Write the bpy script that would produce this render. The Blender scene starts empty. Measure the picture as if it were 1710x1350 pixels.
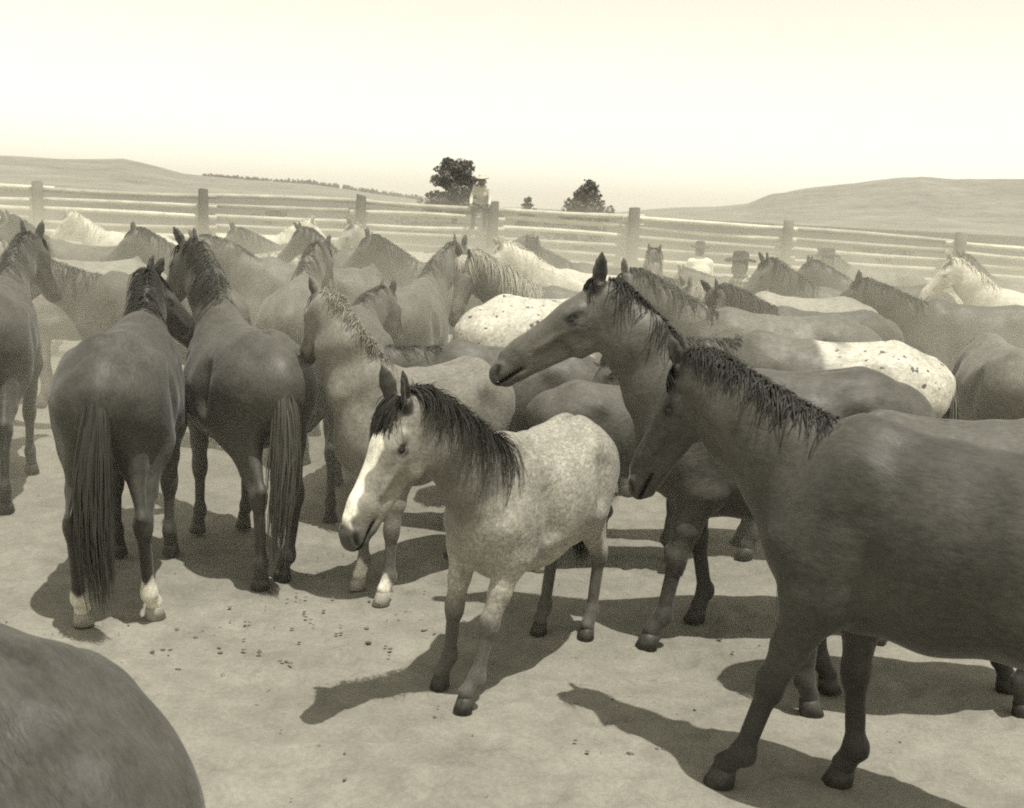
import bpy, math, random
import numpy as np
from mathutils import Matrix, Vector

scene = bpy.context.scene
COL = scene.collection
R = math.radians
rnd = random.Random(7)
f32 = np.float32

# ------------------------------------------------------------------ camera
CAM_Z = 2.1
PITCH, ROLL = R(10.36), R(2.9)
cam_data = bpy.data.cameras.new("camera")
cam_data.sensor_fit = 'HORIZONTAL'
cam_data.sensor_width = 36.0
cam_data.lens = 36.0 * 1800.0 / 1710.0
cam_data.clip_start = 0.05
cam_data.clip_end = 12000
cam_data.dof.use_dof = True
cam_data.dof.focus_distance = 5.0
cam_data.dof.aperture_fstop = 9.0
cam = bpy.data.objects.new("camera", cam_data)
COL.objects.link(cam)
cp, sp = math.cos(PITCH), math.sin(PITCH)
fw = Vector((0, cp, -sp)); u0 = Vector((0, sp, cp)); r0 = Vector((1, 0, 0))
rt = math.cos(ROLL) * r0 + math.sin(ROLL) * u0
up = -math.sin(ROLL) * r0 + math.cos(ROLL) * u0
m = Matrix((rt, up, -fw)).transposed().to_4x4()
m.translation = Vector((0, 0, CAM_Z))
cam.matrix_world = m
scene.camera = cam

# ------------------------------------------------------------------ light
SUN_EL, SUN_AZ = R(74), R(44)          # azimuth: degrees to the right of straight behind the camera
sun_dir = Vector((math.sin(SUN_AZ) * math.cos(SUN_EL), -math.cos(SUN_AZ) * math.cos(SUN_EL), math.sin(SUN_EL)))
sl = bpy.data.lights.new("sun", 'SUN')
sl.energy = 2.4
sl.angle = R(0.6)
sl.color = (1.0, 0.965, 0.88)
so = bpy.data.objects.new("sun", sl)
COL.objects.link(so)
so.rotation_euler = sun_dir.to_track_quat('Z', 'Y').to_euler()
so.location = (0, 0, 40)

world = bpy.data.worlds.new("World")
scene.world = world
world.use_nodes = True
wt = world.node_tree
for n in list(wt.nodes):
    wt.nodes.remove(n)
sky = wt.nodes.new('ShaderNodeTexSky')
sky.sky_type = 'NISHITA'
sky.sun_disc = False
sky.sun_elevation = SUN_EL
sky.sun_rotation = math.atan2(sun_dir.x, sun_dir.y)
sky.air_density = 1.0
sky.dust_density = 1.0
sky.ozone_density = 1.0
bw = wt.nodes.new('ShaderNodeRGBToBW')            # the picture is a black-and-white print
tint = wt.nodes.new('ShaderNodeMix'); tint.data_type = 'RGBA'; tint.blend_type = 'MULTIPLY'
tint.inputs[0].default_value = 1.0
tint.inputs[7].default_value = (1.0, 0.97, 0.82, 1)
bg = wt.nodes.new('ShaderNodeBackground'); bg.inputs[1].default_value = 0.14
wo = wt.nodes.new('ShaderNodeOutputWorld')
wt.links.new(sky.outputs[0], bw.inputs[0])
wt.links.new(bw.outputs[0], tint.inputs[6])
wt.links.new(tint.outputs[2], bg.inputs[0])
wt.links.new(bg.outputs[0], wo.inputs[0])

vs = scene.view_settings
vs.view_transform = 'Standard'; vs.look = 'None'; vs.gamma = 1.0; vs.exposure = 1.0
try: vs.use_curve_mapping = False
except Exception: pass
scene.render.film_transparent = False
scene.cycles.filter_width = 1.9
scene.cycles.use_denoising = False      # keep the grain
scene.cycles.max_bounces = 6
scene.cycles.volume_bounces = 1
scene.cycles.volume_step_rate = 2.0
scene.cycles.volume_max_steps = 128

def G(v, warm=1.0):
    """a grey of the toned print"""
    return (v, v * (1 - 0.045 * warm), v * (1 - 0.19 * warm))

# ------------------------------------------------------------------ tagging helpers
def tag(o, label=None, cat=None, group=None, kind=None):
    if label: o['label'] = label
    if cat: o['category'] = cat
    if group: o['group'] = group
    if kind: o['kind'] = kind
    return o

def empty(name, loc, rz=0.0, scale=1.0):
    o = bpy.data.objects.new(name, None)
    o.empty_display_size = 0.2
    COL.objects.link(o)
    o.location = loc
    o.rotation_euler = (0, 0, rz)
    o.scale = (scale, scale, scale)
    return o

def mesh_np(name, V, F, mat, parent=None, col=None, extra=None, smooth=True, mats=None, midx=None):
    """mesh object from numpy verts + quads/tris (F: (n,3|4) array or list of arrays)"""
    me = bpy.data.meshes.new(name)
    Fs = F if isinstance(F, list) else [F]
    Fs = [np.asarray(a, dtype=np.int32) for a in Fs if len(a)]
    V = np.asarray(V, dtype=f32)
    me.vertices.add(len(V))
    me.vertices.foreach_set('co', V.ravel())
    loops = np.concatenate([a.ravel() for a in Fs])
    sizes = np.concatenate([np.full(len(a), a.shape[1], np.int32) for a in Fs])
    starts = np.concatenate([[0], np.cumsum(sizes)[:-1]]).astype(np.int32)
    me.loops.add(len(loops)); me.polygons.add(len(sizes))
    me.loops.foreach_set('vertex_index', loops)
    me.polygons.foreach_set('loop_start', starts)
    me.polygons.foreach_set('loop_total', sizes)
    me.polygons.foreach_set('use_smooth', np.full(len(sizes), smooth))
    if mats:
        for mm in mats: me.materials.append(mm)
        if midx is not None: me.polygons.foreach_set('material_index', midx.astype(np.int32))
    elif mat: me.materials.append(mat)
    me.update(calc_edges=True)
    me.validate()
    def addattr(nm, C):
        a = me.attributes.new(nm, 'FLOAT_COLOR', 'POINT')
        C4 = np.ones((len(V), 4), f32); C4[:, :C.shape[1]] = C
        a.data.foreach_set('color', C4.ravel())
    if col is not None: addattr('coat', col)
    if extra is not None: addattr('extra', extra)
    o = bpy.data.objects.new(name, me)
    COL.objects.link(o)
    if parent: o.parent = parent
    return o

def loft(rings, cap=True):
    """rings: list of (n,3) arrays -> V, [quads, cap-tris]"""
    n = len(rings[0]); V = np.concatenate(rings); Q = []
    for i in range(len(rings) - 1):
        for j in range(n):
            a = i * n + j; b = i * n + (j + 1) % n
            Q.append((a, b, b + n, a + n))
    T = []
    if cap:
        V = np.concatenate([V, [rings[0].mean(0)], [rings[-1].mean(0)]])
        c0 = len(V) - 2; c1 = len(V) - 1; o = (len(rings) - 1) * n
        for j in range(n):
            T.append((c0, (j + 1) % n, j)); T.append((c1, o + j, o + (j + 1) % n))
    return V, [np.array(Q), np.array(T)] if T else [np.array(Q)]

def tube_path(P, rad, n=8, wob=None):
    P = np.asarray(P, float); rings = []
    for i in range(len(P)):
        t = P[min(i + 1, len(P) - 1)] - P[max(i - 1, 0)]; t = t / np.linalg.norm(t)
        h = np.array([0, 0, 1.0]) if abs(t[2]) < .9 else np.array([1.0, 0, 0])
        a = np.cross(h, t); a /= np.linalg.norm(a); b = np.cross(t, a)
        r = rad[i] if hasattr(rad, '__len__') else rad
        an = np.arange(n) * 2 * math.pi / n
        rr = r * (np.ones(n) if wob is None else wob[i])
        rings.append(P[i] + np.outer(np.cos(an) * rr, a) + np.outer(np.sin(an) * rr, b))
    return rings

# ------------------------------------------------------------------ materials
def new_mat(name):
    mt = bpy.data.materials.new(name); mt.use_nodes = True
    nt = mt.node_tree; b = nt.nodes['Principled BSDF']
    return mt, nt, b

def N(nt, typ, **kw):
    n = nt.nodes.new(typ)
    for k, v in kw.items():
        if isinstance(k, str) and k.startswith('i_'):
            n.inputs[int(k[2:])].default_value = v
        else: setattr(n, k, v)
    return n

def noise(nt, vec, scale, detail=3, rough=0.5, stretch=None):
    if stretch is not None:
        mp = N(nt, 'ShaderNodeMapping'); mp.inputs['Scale'].default_value = stretch
        nt.links.new(vec, mp.inputs[0]); vec = mp.outputs[0]
    n = N(nt, 'ShaderNodeTexNoise'); n.inputs['Scale'].default_value = scale
    n.inputs['Detail'].default_value = detail; n.inputs['Roughness'].default_value = rough
    nt.links.new(vec, n.inputs['Vector'])
    return n.outputs[0]

def math_(nt, op, a, b=None, c=None, clamp=False):
    n = N(nt, 'ShaderNodeMath', operation=op, use_clamp=clamp)
    for i, x in enumerate((a, b, c)):
        if x is None: continue
        if isinstance(x, (int, float)): n.inputs[i].default_value = x
        else: nt.links.new(x, n.inputs[i])
    return n.outputs[0]

def maprange(nt, v, a, b, c, d):
    n = N(nt, 'ShaderNodeMapRange'); n.clamp = True
    nt.links.new(v, n.inputs[0])
    for i, x in enumerate((a, b, c, d)): n.inputs[i + 1].default_value = x
    return n.outputs[0]

def mixc(nt, fac, A, B, mode='MIX'):
    n = N(nt, 'ShaderNodeMix', data_type='RGBA', blend_type=mode)
    if isinstance(fac, (int, float)): n.inputs[0].default_value = fac
    else: nt.links.new(fac, n.inputs[0])
    for i, x in ((6, A), (7, B)):
        if isinstance(x, tuple): n.inputs[i].default_value = (*x[:3], 1)
        else: nt.links.new(x, n.inputs[i])
    return n.outputs[2]

def scale_col(nt, colr, val):
    cb = N(nt, 'ShaderNodeCombineColor')
    for i in range(3): nt.links.new(val, cb.inputs[i])
    return mixc(nt, 1.0, colr, cb.outputs[0], 'MULTIPLY')

def bump(nt, h, strength, dist, b):
    n = N(nt, 'ShaderNodeBump'); n.inputs['Strength'].default_value = strength
    n.inputs['Distance'].default_value = dist
    nt.links.new(h, n.inputs['Height']); nt.links.new(n.outputs[0], b.inputs['Normal'])

def make_coat_mat():
    mt, nt, b = new_mat("horse_coat")
    at = N(nt, 'ShaderNodeAttribute', attribute_name='coat')
    ex = N(nt, 'ShaderNodeAttribute', attribute_name='extra')
    sx = N(nt, 'ShaderNodeSeparateColor'); nt.links.new(ex.outputs[0], sx.inputs[0])
    tc = N(nt, 'ShaderNodeTexCoord'); oc = tc.outputs['Object']
    info = N(nt, 'ShaderNodeObjectInfo')
    add = N(nt, 'ShaderNodeVectorMath', operation='ADD'); nt.links.new(oc, add.inputs[0]); nt.links.new(info.outputs['Random'], add.inputs[1])
    oc2 = add.outputs[0]
    big = maprange(nt, noise(nt, oc2, 3.4, 5, .65), .3, .7, .80, 1.20)
    # dust clinging to the back and croup in smears
    dst = math_(nt, 'MULTIPLY', maprange(nt, noise(nt, oc2, 6.5, 5, .7, (.7, 1, 1)), .46, .68, 0, 1), .11)
    streak = maprange(nt, noise(nt, oc2, 22, 4, .65, (.6, 1.0, .7)), .3, .7, .86, 1.14)
    hair = maprange(nt, noise(nt, oc2, 95, 3, .7, (.28, 1.1, .55)), .3, .7, .74, 1.26)
    c = scale_col(nt, at.outputs[0], math_(nt, 'MULTIPLY', math_(nt, 'MULTIPLY', big, streak), hair))
    c = mixc(nt, math_(nt, 'MULTIPLY', dst, math_(nt, 'SUBTRACT', 1.0, sx.outputs[1])), c, G(.20))
    # roan / dapple: pale hairs mixed in, in soft cells
    vo = N(nt, 'ShaderNodeTexVoronoi'); vo.inputs['Scale'].default_value = 27; nt.links.new(oc2, vo.inputs['Vector'])
    dap = maprange(nt, vo.outputs['Distance'], .15, .6, 1.08, .84)
    fle = maprange(nt, noise(nt, oc2, 60, 3, .7), .35, .65, .72, 1.2)
    dm = math_(nt, 'MULTIPLY', dap, fle)
    dm = math_(nt, 'ADD', math_(nt, 'MULTIPLY', math_(nt, 'SUBTRACT', dm, 1.0), sx.outputs[0]), 1.0)
    c = scale_col(nt, c, dm)
    # dark spots on a pale blanket
    sn = noise(nt, oc2, 9.5, 2, .5)
    spots = math_(nt, 'MULTIPLY', maprange(nt, sn, .66, .69, 0, 1), sx.outputs[1])
    fine = math_(nt, 'MULTIPLY', maprange(nt, noise(nt, oc2, 26, 2, .5), .66, .69, 0, 1), sx.outputs[1])
    c = mixc(nt, math_(nt, 'MAXIMUM', spots, fine), c, G(.09))
    nt.links.new(c, b.inputs['Base Color'])
    nt.links.new(maprange(nt, noise(nt, oc2, 7, 4, .65), .32, .68, .44, .70), b.inputs['Roughness'])
    b.inputs['Specular IOR Level'].default_value = .30
    b.inputs['Sheen Weight'].default_value = .12
    b.inputs['Sheen Roughness'].default_value = .4
    hb = math_(nt, 'ADD', noise(nt, oc2, 110, 3, .65, (.28, 1.1, .6)), math_(nt, 'MULTIPLY', noise(nt, oc2, 7.5, 2, .5), 4.0))
    bump(nt, hb, .6, .0034, b)
    return mt
COAT = make_coat_mat()

def make_hair_mat():
    mt, nt, b = new_mat("horse_hair")
    at = N(nt, 'ShaderNodeAttribute', attribute_name='coat')
    nt.links.new(at.outputs[0], b.inputs['Base Color'])
    b.inputs['Roughness'].default_value = .62
    b.inputs['Specular IOR Level'].default_value = .22
    return mt
HAIR = make_hair_mat()

def simple_mat(name, g, rough=.7, var=.2, sc=20, bmp=0, spec=.3, warm=1.0):
    mt, nt, b = new_mat(name)
    tc = N(nt, 'ShaderNodeTexCoord')
    v = maprange(nt, noise(nt, tc.outputs['Object'], sc, 4, .6), .3, .7, 1 - var, 1 + var)
    rgb = N(nt, 'ShaderNodeRGB'); rgb.outputs[0].default_value = (*G(g, warm), 1)
    nt.links.new(scale_col(nt, rgb.outputs[0], v), b.inputs['Base Color'])
    b.inputs['Roughness'].default_value = rough
    b.inputs['Specular IOR Level'].default_value = spec
    if bmp: bump(nt, noise(nt, tc.outputs['Object'], sc * 2, 4, .6), .6, bmp, b)
    return mt
HOOF_D = simple_mat("hoof_dark", .05, .5, .3, 30)
HOOF_L = simple_mat("hoof_pale", .30, .55, .25, 30)
EYE = simple_mat("horse_eye", .006, .06, .1, 10, spec=.6)

# ------------------------------------------------------------------ implicit bodies
class Prim:
    __slots__ = ('a', 'b', 'w', 'L2', 'u', 'v', 'ra', 'rb', 'k', 'op', 'tag')

def prim(a, b, ra, rb=None, u=(0, 1, 0), k=.05, op=0, tag='torso'):
    """elliptical cone from a to b; radii (across along u, other way)"""
    p = Prim()
    a = np.array(a, float); b = np.array(b, float)
    if rb is None: rb = ra
    if not hasattr(ra, '__len__'): ra = (ra, ra)
    if not hasattr(rb, '__len__'): rb = (rb, rb)
    d = b - a; L = np.linalg.norm(d)
    if L < 1e-5: d = np.array([1e-4, 0, 0]); b = a + d; L = 1e-4
    w = d / L; u = np.array(u, float); u = u - w * u.dot(w)
    if np.linalg.norm(u) < 1e-4:
        u = np.cross(w, (0, 0, 1.0))
        if np.linalg.norm(u) < 1e-4: u = np.array([1.0, 0, 0])
    u /= np.linalg.norm(u); v = np.cross(w, u)
    p.a, p.b, p.w, p.L2, p.u, p.v = a, b, w, L, u, v
    p.ra, p.rb, p.k, p.op, p.tag = ra, rb, k, op, tag
    return p

def pdist(p, X, Y, Z):
    qx = X - f32(p.a[0]); qy = Y - f32(p.a[1]); qz = Z - f32(p.a[2])
    s = qx * f32(p.w[0]) + qy * f32(p.w[1]) + qz * f32(p.w[2])
    t = np.clip(s / f32(p.L2), 0, 1)
    qw = s - t * f32(p.L2)
    qu = qx * f32(p.u[0]) + qy * f32(p.u[1]) + qz * f32(p.u[2])
    qv = qx * f32(p.v[0]) + qy * f32(p.v[1]) + qz * f32(p.v[2])
    ru = f32(p.ra[0]) + f32(p.rb[0] - p.ra[0]) * t
    rv = f32(p.ra[1]) + f32(p.rb[1] - p.ra[1]) * t
    rw = np.minimum(ru, rv)
    A = (qu / ru) ** 2; B = (qv / rv) ** 2; C = (qw / rw) ** 2
    k0 = np.sqrt(A + B + C) + f32(1e-6)
    k1 = np.sqrt(A / (ru * ru) + B / (rv * rv) + C / (rw * rw)) + f32(1e-6) / np.maximum(ru, rv)
    return (k0 - 1) * k0 / k1

def polygonize(prims, h, smooth=1):
    lo = np.min([np.minimum(p.a, p.b) - max(max(p.ra), max(p.rb)) for p in prims if p.op == 0], axis=0) - 3 * h
    hi = np.max([np.maximum(p.a, p.b) + max(max(p.ra), max(p.rb)) for p in prims if p.op == 0], axis=0) + 3 * h
    n = np.ceil((hi - lo) / h).astype(int) + 1
    ax = [(lo[i] + h * np.arange(n[i])).astype(f32) for i in range(3)]
    D = np.full(tuple(n), 1.0, f32)
    for p in prims:
        r = max(max(p.ra), max(p.rb)) + p.k + 2.5 * h
        i0 = np.maximum(((np.minimum(p.a, p.b) - r - lo) / h).astype(int), 0)
        i1 = np.minimum(((np.maximum(p.a, p.b) + r - lo) / h).astype(int) + 2, n)
        if np.any(i1 <= i0): continue
        sl_ = tuple(slice(i0[i], i1[i]) for i in range(3))
        d = pdist(p, ax[0][sl_[0]][:, None, None], ax[1][sl_[1]][None, :, None], ax[2][sl_[2]][None, None, :])
        cur = D[sl_]; k = f32(p.k)
        if p.op == 0:
            hh = np.maximum(k - np.abs(cur - d), 0) / k
            D[sl_] = np.minimum(cur, d) - hh * hh * k * f32(.25)
        else:
            hh = np.maximum(k - np.abs(cur + d), 0) / k
            D[sl_] = np.maximum(cur, -d) + hh * hh * k * f32(.25)
    ins = D < 0
    c = [ins[:-1, :-1, :-1], ins[1:, :-1, :-1], ins[:-1, 1:, :-1], ins[1:, 1:, :-1],
         ins[:-1, :-1, 1:], ins[1:, :-1, 1:], ins[:-1, 1:, 1:], ins[1:, 1:, 1:]]
    cnt = sum(x.astype(np.int8) for x in c)
    act = (cnt > 0) & (cnt < 8)
    idx = np.argwhere(act)
    vid = np.full(act.shape, -1, np.int32); vid[act] = np.arange(len(idx))
    offs = np.array([(0, 0, 0), (1, 0, 0), (0, 1, 0), (1, 1, 0), (0, 0, 1), (1, 0, 1), (0, 1, 1), (1, 1, 1)])
    vals = np.stack([D[idx[:, 0] + o[0], idx[:, 1] + o[1], idx[:, 2] + o[2]] for o in offs], 1)
    P = np.zeros((len(idx), 3), f32); W = np.zeros(len(idx), f32)
    for e in ((0, 1), (2, 3), (4, 5), (6, 7), (0, 2), (1, 3), (4, 6), (5, 7), (0, 4), (1, 5), (2, 6), (3, 7)):
        va, vb = vals[:, e[0]], vals[:, e[1]]
        mk = (va < 0) != (vb < 0)
        t = np.where(mk, va / np.where(mk, va - vb, 1), 0)[:, None]
        P += np.where(mk[:, None], offs[e[0]] + t * (offs[e[1]] - offs[e[0]]), 0).astype(f32); W += mk
    V = (lo + h * (idx + P / W[:, None])).astype(f32)
    Q = []
    for axis in range(3):
        s0 = [slice(None)] * 3; s1 = [slice(None)] * 3
        s0[axis] = slice(0, -1); s1[axis] = slice(1, None)
        A, B = ins[tuple(s0)], ins[tuple(s1)]
        ch = np.argwhere(A != B)
        if len(ch) == 0: continue
        o1, o2 = [(1, 2), (2, 0), (0, 1)][axis]
        ok = (ch[:, o1] > 0) & (ch[:, o2] > 0); ch = ch[ok]
        def cell(d1, d2):
            q = ch.copy(); q[:, o1] -= d1; q[:, o2] -= d2
            return vid[q[:, 0], q[:, 1], q[:, 2]]
        q = np.stack([cell(1, 1), cell(0, 1), cell(0, 0), cell(1, 0)], 1)
        fl = B[ch[:, 0], ch[:, 1], ch[:, 2]]
        q[fl] = q[fl][:, ::-1]
        Q.append(q[(q >= 0).all(1)])
    Q = np.concatenate(Q)
    for _ in range(smooth):
        S = np.zeros_like(V); cn = np.zeros(len(V), f32)
        for i in range(4):
            a, b = Q[:, i], Q[:, (i + 1) % 4]
            for j in range(3):
                S[:, j] += np.bincount(a, V[b, j], len(V)) + np.bincount(b, V[a, j], len(V))
            cn += np.bincount(a, minlength=len(V)) + np.bincount(b, minlength=len(V))
        V = (V * .5 + .5 * S / cn[:, None]).astype(f32)
    return V, Q

def sstep(x, a, b):
    t = np.clip((x - a) / (b - a), 0, 1)
    return t * t * (3 - 2 * t)

# ------------------------------------------------------------------ horse
def unit(v): 
    v = np.asarray(v, float); return v / np.linalg.norm(v)

def dir_of(el, yaw):
    return np.array([math.cos(el) * math.cos(yaw), math.cos(el) * math.sin(yaw), math.sin(el)])

DEF_LEGS = {'fl': (0, 0, 0, 0), 'fr': (0, 0, 0, 0), 'hl': (0, 0, 0, 0), 'hr': (0, 0, 0, 0)}   # swing, flex, splay(m), lift(m)

def horse_skeleton(neck=(48, 50, 46), yaw=0, head=45, hyaw=0, legs=None, hs=1.0, nl=1.0, thick=1.0, ears=0, belly=1.0, legf=1.12, deep=.025):
    """all joints in local metres for a horse of 1.45 m at the withers, facing +x"""
    S = {}
    lens = [.25 * nl, .25 * nl, .23 * nl]
    p = np.array([.47, 0, 1.12]); J = [p]; yw = 0; dirs = []
    for i in range(3):
        yw = R(yaw) * (i + .7) / 3.0 if i < 2 else R(yaw)
        d = dir_of(R(neck[i]), yw); p = p + d * lens[i]; J.append(p); dirs.append(d)
    S['neck'] = J; S['ndir'] = dirs
    hy = R(yaw + hyaw)
    a = dir_of(-R(head), hy)
    u = np.array([-math.sin(hy), math.cos(hy), 0.0])
    n = np.cross(a, u)
    if n[2] < 0: n = -n
    S['ha'], S['hu'], S['hn'] = a, u, n
    S['hp'] = J[3] + n * .075 * hs - a * .035
    S['hs'] = hs
    L = dict(DEF_LEGS); L.update(legs or {})
    S['legs'] = {}
    for nm in ('fl', 'fr', 'hl', 'hr'):
        sg = 1 if nm[1] == 'l' else -1
        sw, fx, spl, lift = L[nm]
        if nm[0] == 'f':
            pts = [(.47, .13, 1.02), (.43, .165, .82), (.465, .15, .455), (.465, .15, .165), (.51, .15, .085)]
            piv = np.array((.47, .14, 1.0)); knee = 2
        else:
            pts = [(-.46, .12, 1.12), (-.35, .165, .87), (-.665, .145, .545), (-.625, .14, .165), (-.58, .14, .085)]
            piv = np.array((-.46, .13, 1.08)); knee = 2
        P = [np.array(q, float) for q in pts]
        def rot(v, c, ang):
            d = v - c; co, si = math.cos(ang), math.sin(ang)
            return c + np.array([d[0] * co - d[2] * si, d[1], d[0] * si + d[2] * co])
        P = [rot(q, piv, R(sw)) if i > 0 else q for i, q in enumerate(P)]
        if fx:
            c = P[knee]; P = [rot(q, c, -R(fx)) if i > knee else q for i, q in enumerate(P)]
            if lift > 0:
                c = P[3]; P = [rot(q, c, -R(fx * .8)) if i > 3 else q for i, q in enumerate(P)]
        zt = lift + .085
        z4 = P[4][2]; pz = piv[2]
        for i in range(1, 5):
            P[i][2] = pz - (pz - P[i][2]) * (pz - zt) / (pz - z4) if P[i][2] < pz else P[i][2]
        for i in range(1, 5):
            P[i][1] += spl * (i / 4.0)
        for q in P: q[1] *= sg
        S['legs'][nm] = P
    S['thick'] = thick; S['legf'] = legf; S['deep'] = deep; S['belly'] = belly; S['ears'] = ears
    return S

def horse_prims(S, detail=True):
    T = []; th = S['thick']; bl = S['belly']
    A = lambda *a, **k: T.append(prim(*a, **k))
    # trunk
    sec = [(.60, 1.02, .145, .20), (.42, 1.045, .21, .345), (.12, 1.03, .275 * bl, .335), (-.20, 1.05, .285 * bl, .315),
           (-.45, 1.13, .235, .275), (-.63, 1.14, .17, .21)]
    dp = S['deep']; sec = [(q[0], q[1] - dp * .5 * f, q[2], q[3] + dp * .5 * f) for q, f in zip(sec, (.5, 1, 1.1, 1, .6, .2))]
    for s, t in zip(sec[:-1], sec[1:]):
        A((s[0], 0, s[1]), (t[0], 0, t[1]), (s[2] * th, s[3]), (t[2] * th, t[3]), k=.10)
    A((.44, 0, 1.25), (.16, 0, 1.22), (.055, .19), (.06, .155), k=.10)                       # withers
    A((.1, 0, 1.30), (-.4, 0, 1.33), (.07, .06), (.10, .08), k=.12)                          # spine
    for s in (1, -1):
        A((-.29, s * .185, 1.255), (-.35, s * .18, 1.25), (.065, .085), k=.07)                 # point of hip
        A((-.47, s * .11, 1.15), (-.37, s * .155 * th, .89), (.12, .21), (.085, .125), k=.10)     # thigh
        A((-.62, s * .095, 1.17), (-.56, s * .125, .82), (.100, .11), (.062, .085), k=.055)   # buttock
        A((.33, s * .13, 1.25), (.57, s * .13, .98), (.060, .105), (.088, .11), k=.05)        # shoulder blade
        A((.57, s * .13, .98), (.42, s * .155, .83), (.088, .105), (.078, .10), k=.045)       # upper arm
        A((.59, s * .075, .98), (.53, s * .08, .84), (.08, .09), (.06, .06), k=.05)          # breast
        A((-.52, s * .13, 1.22), (-.40, s * .17, 1.02), (.085, .14), (.085, .11), k=.06)     # gluteal
    A((-.62, 0, 1.28), (-.735, 0, 1.20), .05, .04, k=.07); A((-.735, 0, 1.20), (-.775, 0, 1.02), .04, .028, k=.05)                                    # dock
    for s in (1, -1):                                                                        # hollow of the flank, groove behind the shoulder
        A((-.27, s * .335, 1.17), (-.25, s * .33, 1.02), (.055, .05), (.05, .05), u=(1, 0, 0), k=.12, op=1)
        A((.34, s * .30, 1.14), (.30, s * .305, .92), (.03, .05), (.03, .05), u=(1, 0, 0), k=.10, op=1)
    A((-.80, 0, 1.06), (-.74, 0, .80), (.014, .06), (.03, .06), u=(0, 1, 0), k=.06, op=1)
    A((-.50, 0, 1.43), (-.15, 0, 1.40), (.012, .016), k=.05, op=1)
    # neck
    J = S['neck']; rr = [(.135, .27), (.112, .205), (.092, .160), (.078, .124)]
    us = []
    for i in range(4):
        d = S['ndir'][min(i, 2)]
        us.append(unit(np.cross((0, 0, 1), d)))
    for i in range(3):
        A(J[i], J[i + 1], rr[i], rr[i + 1], u=us[i], k=.09, tag='neck')
    A(np.array([.34, 0, 1.03]), J[0], (.14, .27), rr[0], k=.16, tag='neck')
    A(np.array([.50, 0, .95]), J[0] * .45 + J[1] * .55 + (0, 0, -.10), (.15, .15), (.085, .10), k=.16, tag='neck')
    A(J[0] + np.array([.02, 0, -.14]), J[1] + unit(np.cross(S['ndir'][1], us[1])) * .07, (.10, .10), (.07, .08), k=.10, tag='neck')
    # head frame
    hp, a, n, u, hs = S['hp'], S['ha'], S['hn'], S['hu'], S['hs']
    H = lambda al, nn, uu=0: hp + hs * (a * al + n * nn + u * uu)
    def B(p, q, ra, rb=None, k=.03, op=0, tag='head'):
        sc = lambda r: tuple(x * hs for x in r) if hasattr(r, '__len__') else r * hs
        T.append(prim(H(*p), H(*q), sc(ra), None if rb is None else sc(rb), u=u, k=k * hs, op=op, tag=tag))
    A(J[3] - S['ndir'][2] * .05, H(.10, -.10), (.07, .105), (.07 * hs, .10 * hs), u=u, k=.06, tag='neck')
    B((.03, -.06), (.18, -.068), (.072, .072), (.088, .082), k=.05)                  # skull
    B((.17, -.072), (.43, -.066), (.076, .080), (.044, .060), k=.05)                 # face
    B((.18, -.035), (.50, -.028), (.048, .035), (.026, .030), k=.045)                # nasal bone
    B((.43, -.066), (.555, -.072), (.044, .058), (.047, .047), k=.04)                # muzzle
    B((.555, -.078), (.575, -.085), (.047, .045), (.042, .040), k=.03)               # upper lip
    B((.49, -.118), (.555, -.122), (.036, .026), (.033, .026), k=.018)               # lower lip, chin
    for s in (1, -1):
        B((.115, -.135, s * .046), (.235, -.132, s * .050), (.026, .098), (.028, .082), k=.028)    # cheek plate
        B((.20, -.165, s * .03), (.50, -.122, s * .018), (.026, .032), (.02, .026), k=.028)      # jaw bar
        B((.20, -.075, s * .072), (.37, -.072, s * .048), (.019, .015), (.013, .012), k=.018)     # facial crest
        B((.13, -.030, s * .074), (.185, -.026, s * .070), (.025, .022), (.021, .018), k=.018)     # brow
        B((.545, -.050, s * .034), (.572, -.072, s * .040), (.022, .028), (.020, .022), k=.014)   # nostril wing
        if detail:
            B((.176, -.048, s * .102), (.190, -.050, s * .102), .020, k=.014, op=1)              # orbit
            B((.552, -.044, s * .062), (.582, -.072, s * .056), (.020, .017), (.015, .013), k=.007, op=1)   # nostril
            B((.465, -.106, s * .058), (.60, -.100, s * .03), (.03, .007), k=.008, op=1)        # mouth
            B((.175, -.062, s * .085), (.196, -.058, s * .083), .011, k=.012)                     # lower lid
        e = S['ears']; e = e[0 if s > 0 else 1] if hasattr(e, '__len__') else e
        back = math.sin(R(e)); upw = math.cos(R(e))
        r0_ = np.array((.012, .005, s * .052)); dv = unit(np.array((-.50 - back, upw, s * .20)))
        r1_ = r0_ + dv * .060; r2_ = r0_ + dv * .148
        r0p = r0_ - dv * .03
        ek = .014; eu = u * .5 * s + a * .87
        T.append(prim(H(*r0p), H(*r1_), (.024 * hs, .022 * hs), (.036 * hs, .018 * hs), u=eu, k=ek, tag='ear'))
        T.append(prim(H(*r1_), H(*(r1_ + dv * .045 + np.array((.004, 0, 0)))), (.036 * hs, .018 * hs), (.026 * hs, .013 * hs), u=eu, k=.008, tag='ear'))
        T.append(prim(H(*(r1_ + dv * .045 + np.array((.004, 0, 0)))), H(*(r2_ + np.array((.010, 0, 0)))), (.026 * hs, .013 * hs), (.005 * hs, .005 * hs), u=eu, k=.008, tag='ear'))
        if detail:
            off = np.array((.30, 0, s * .85)) * .019
            T.append(prim(H(*(r0_ + dv * .025 + off)), H(*(r0_ + dv * .115 + off)), (.024 * hs, .012 * hs), (.012 * hs, .008 * hs), u=eu, k=.006, op=1, tag='ear'))
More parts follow.
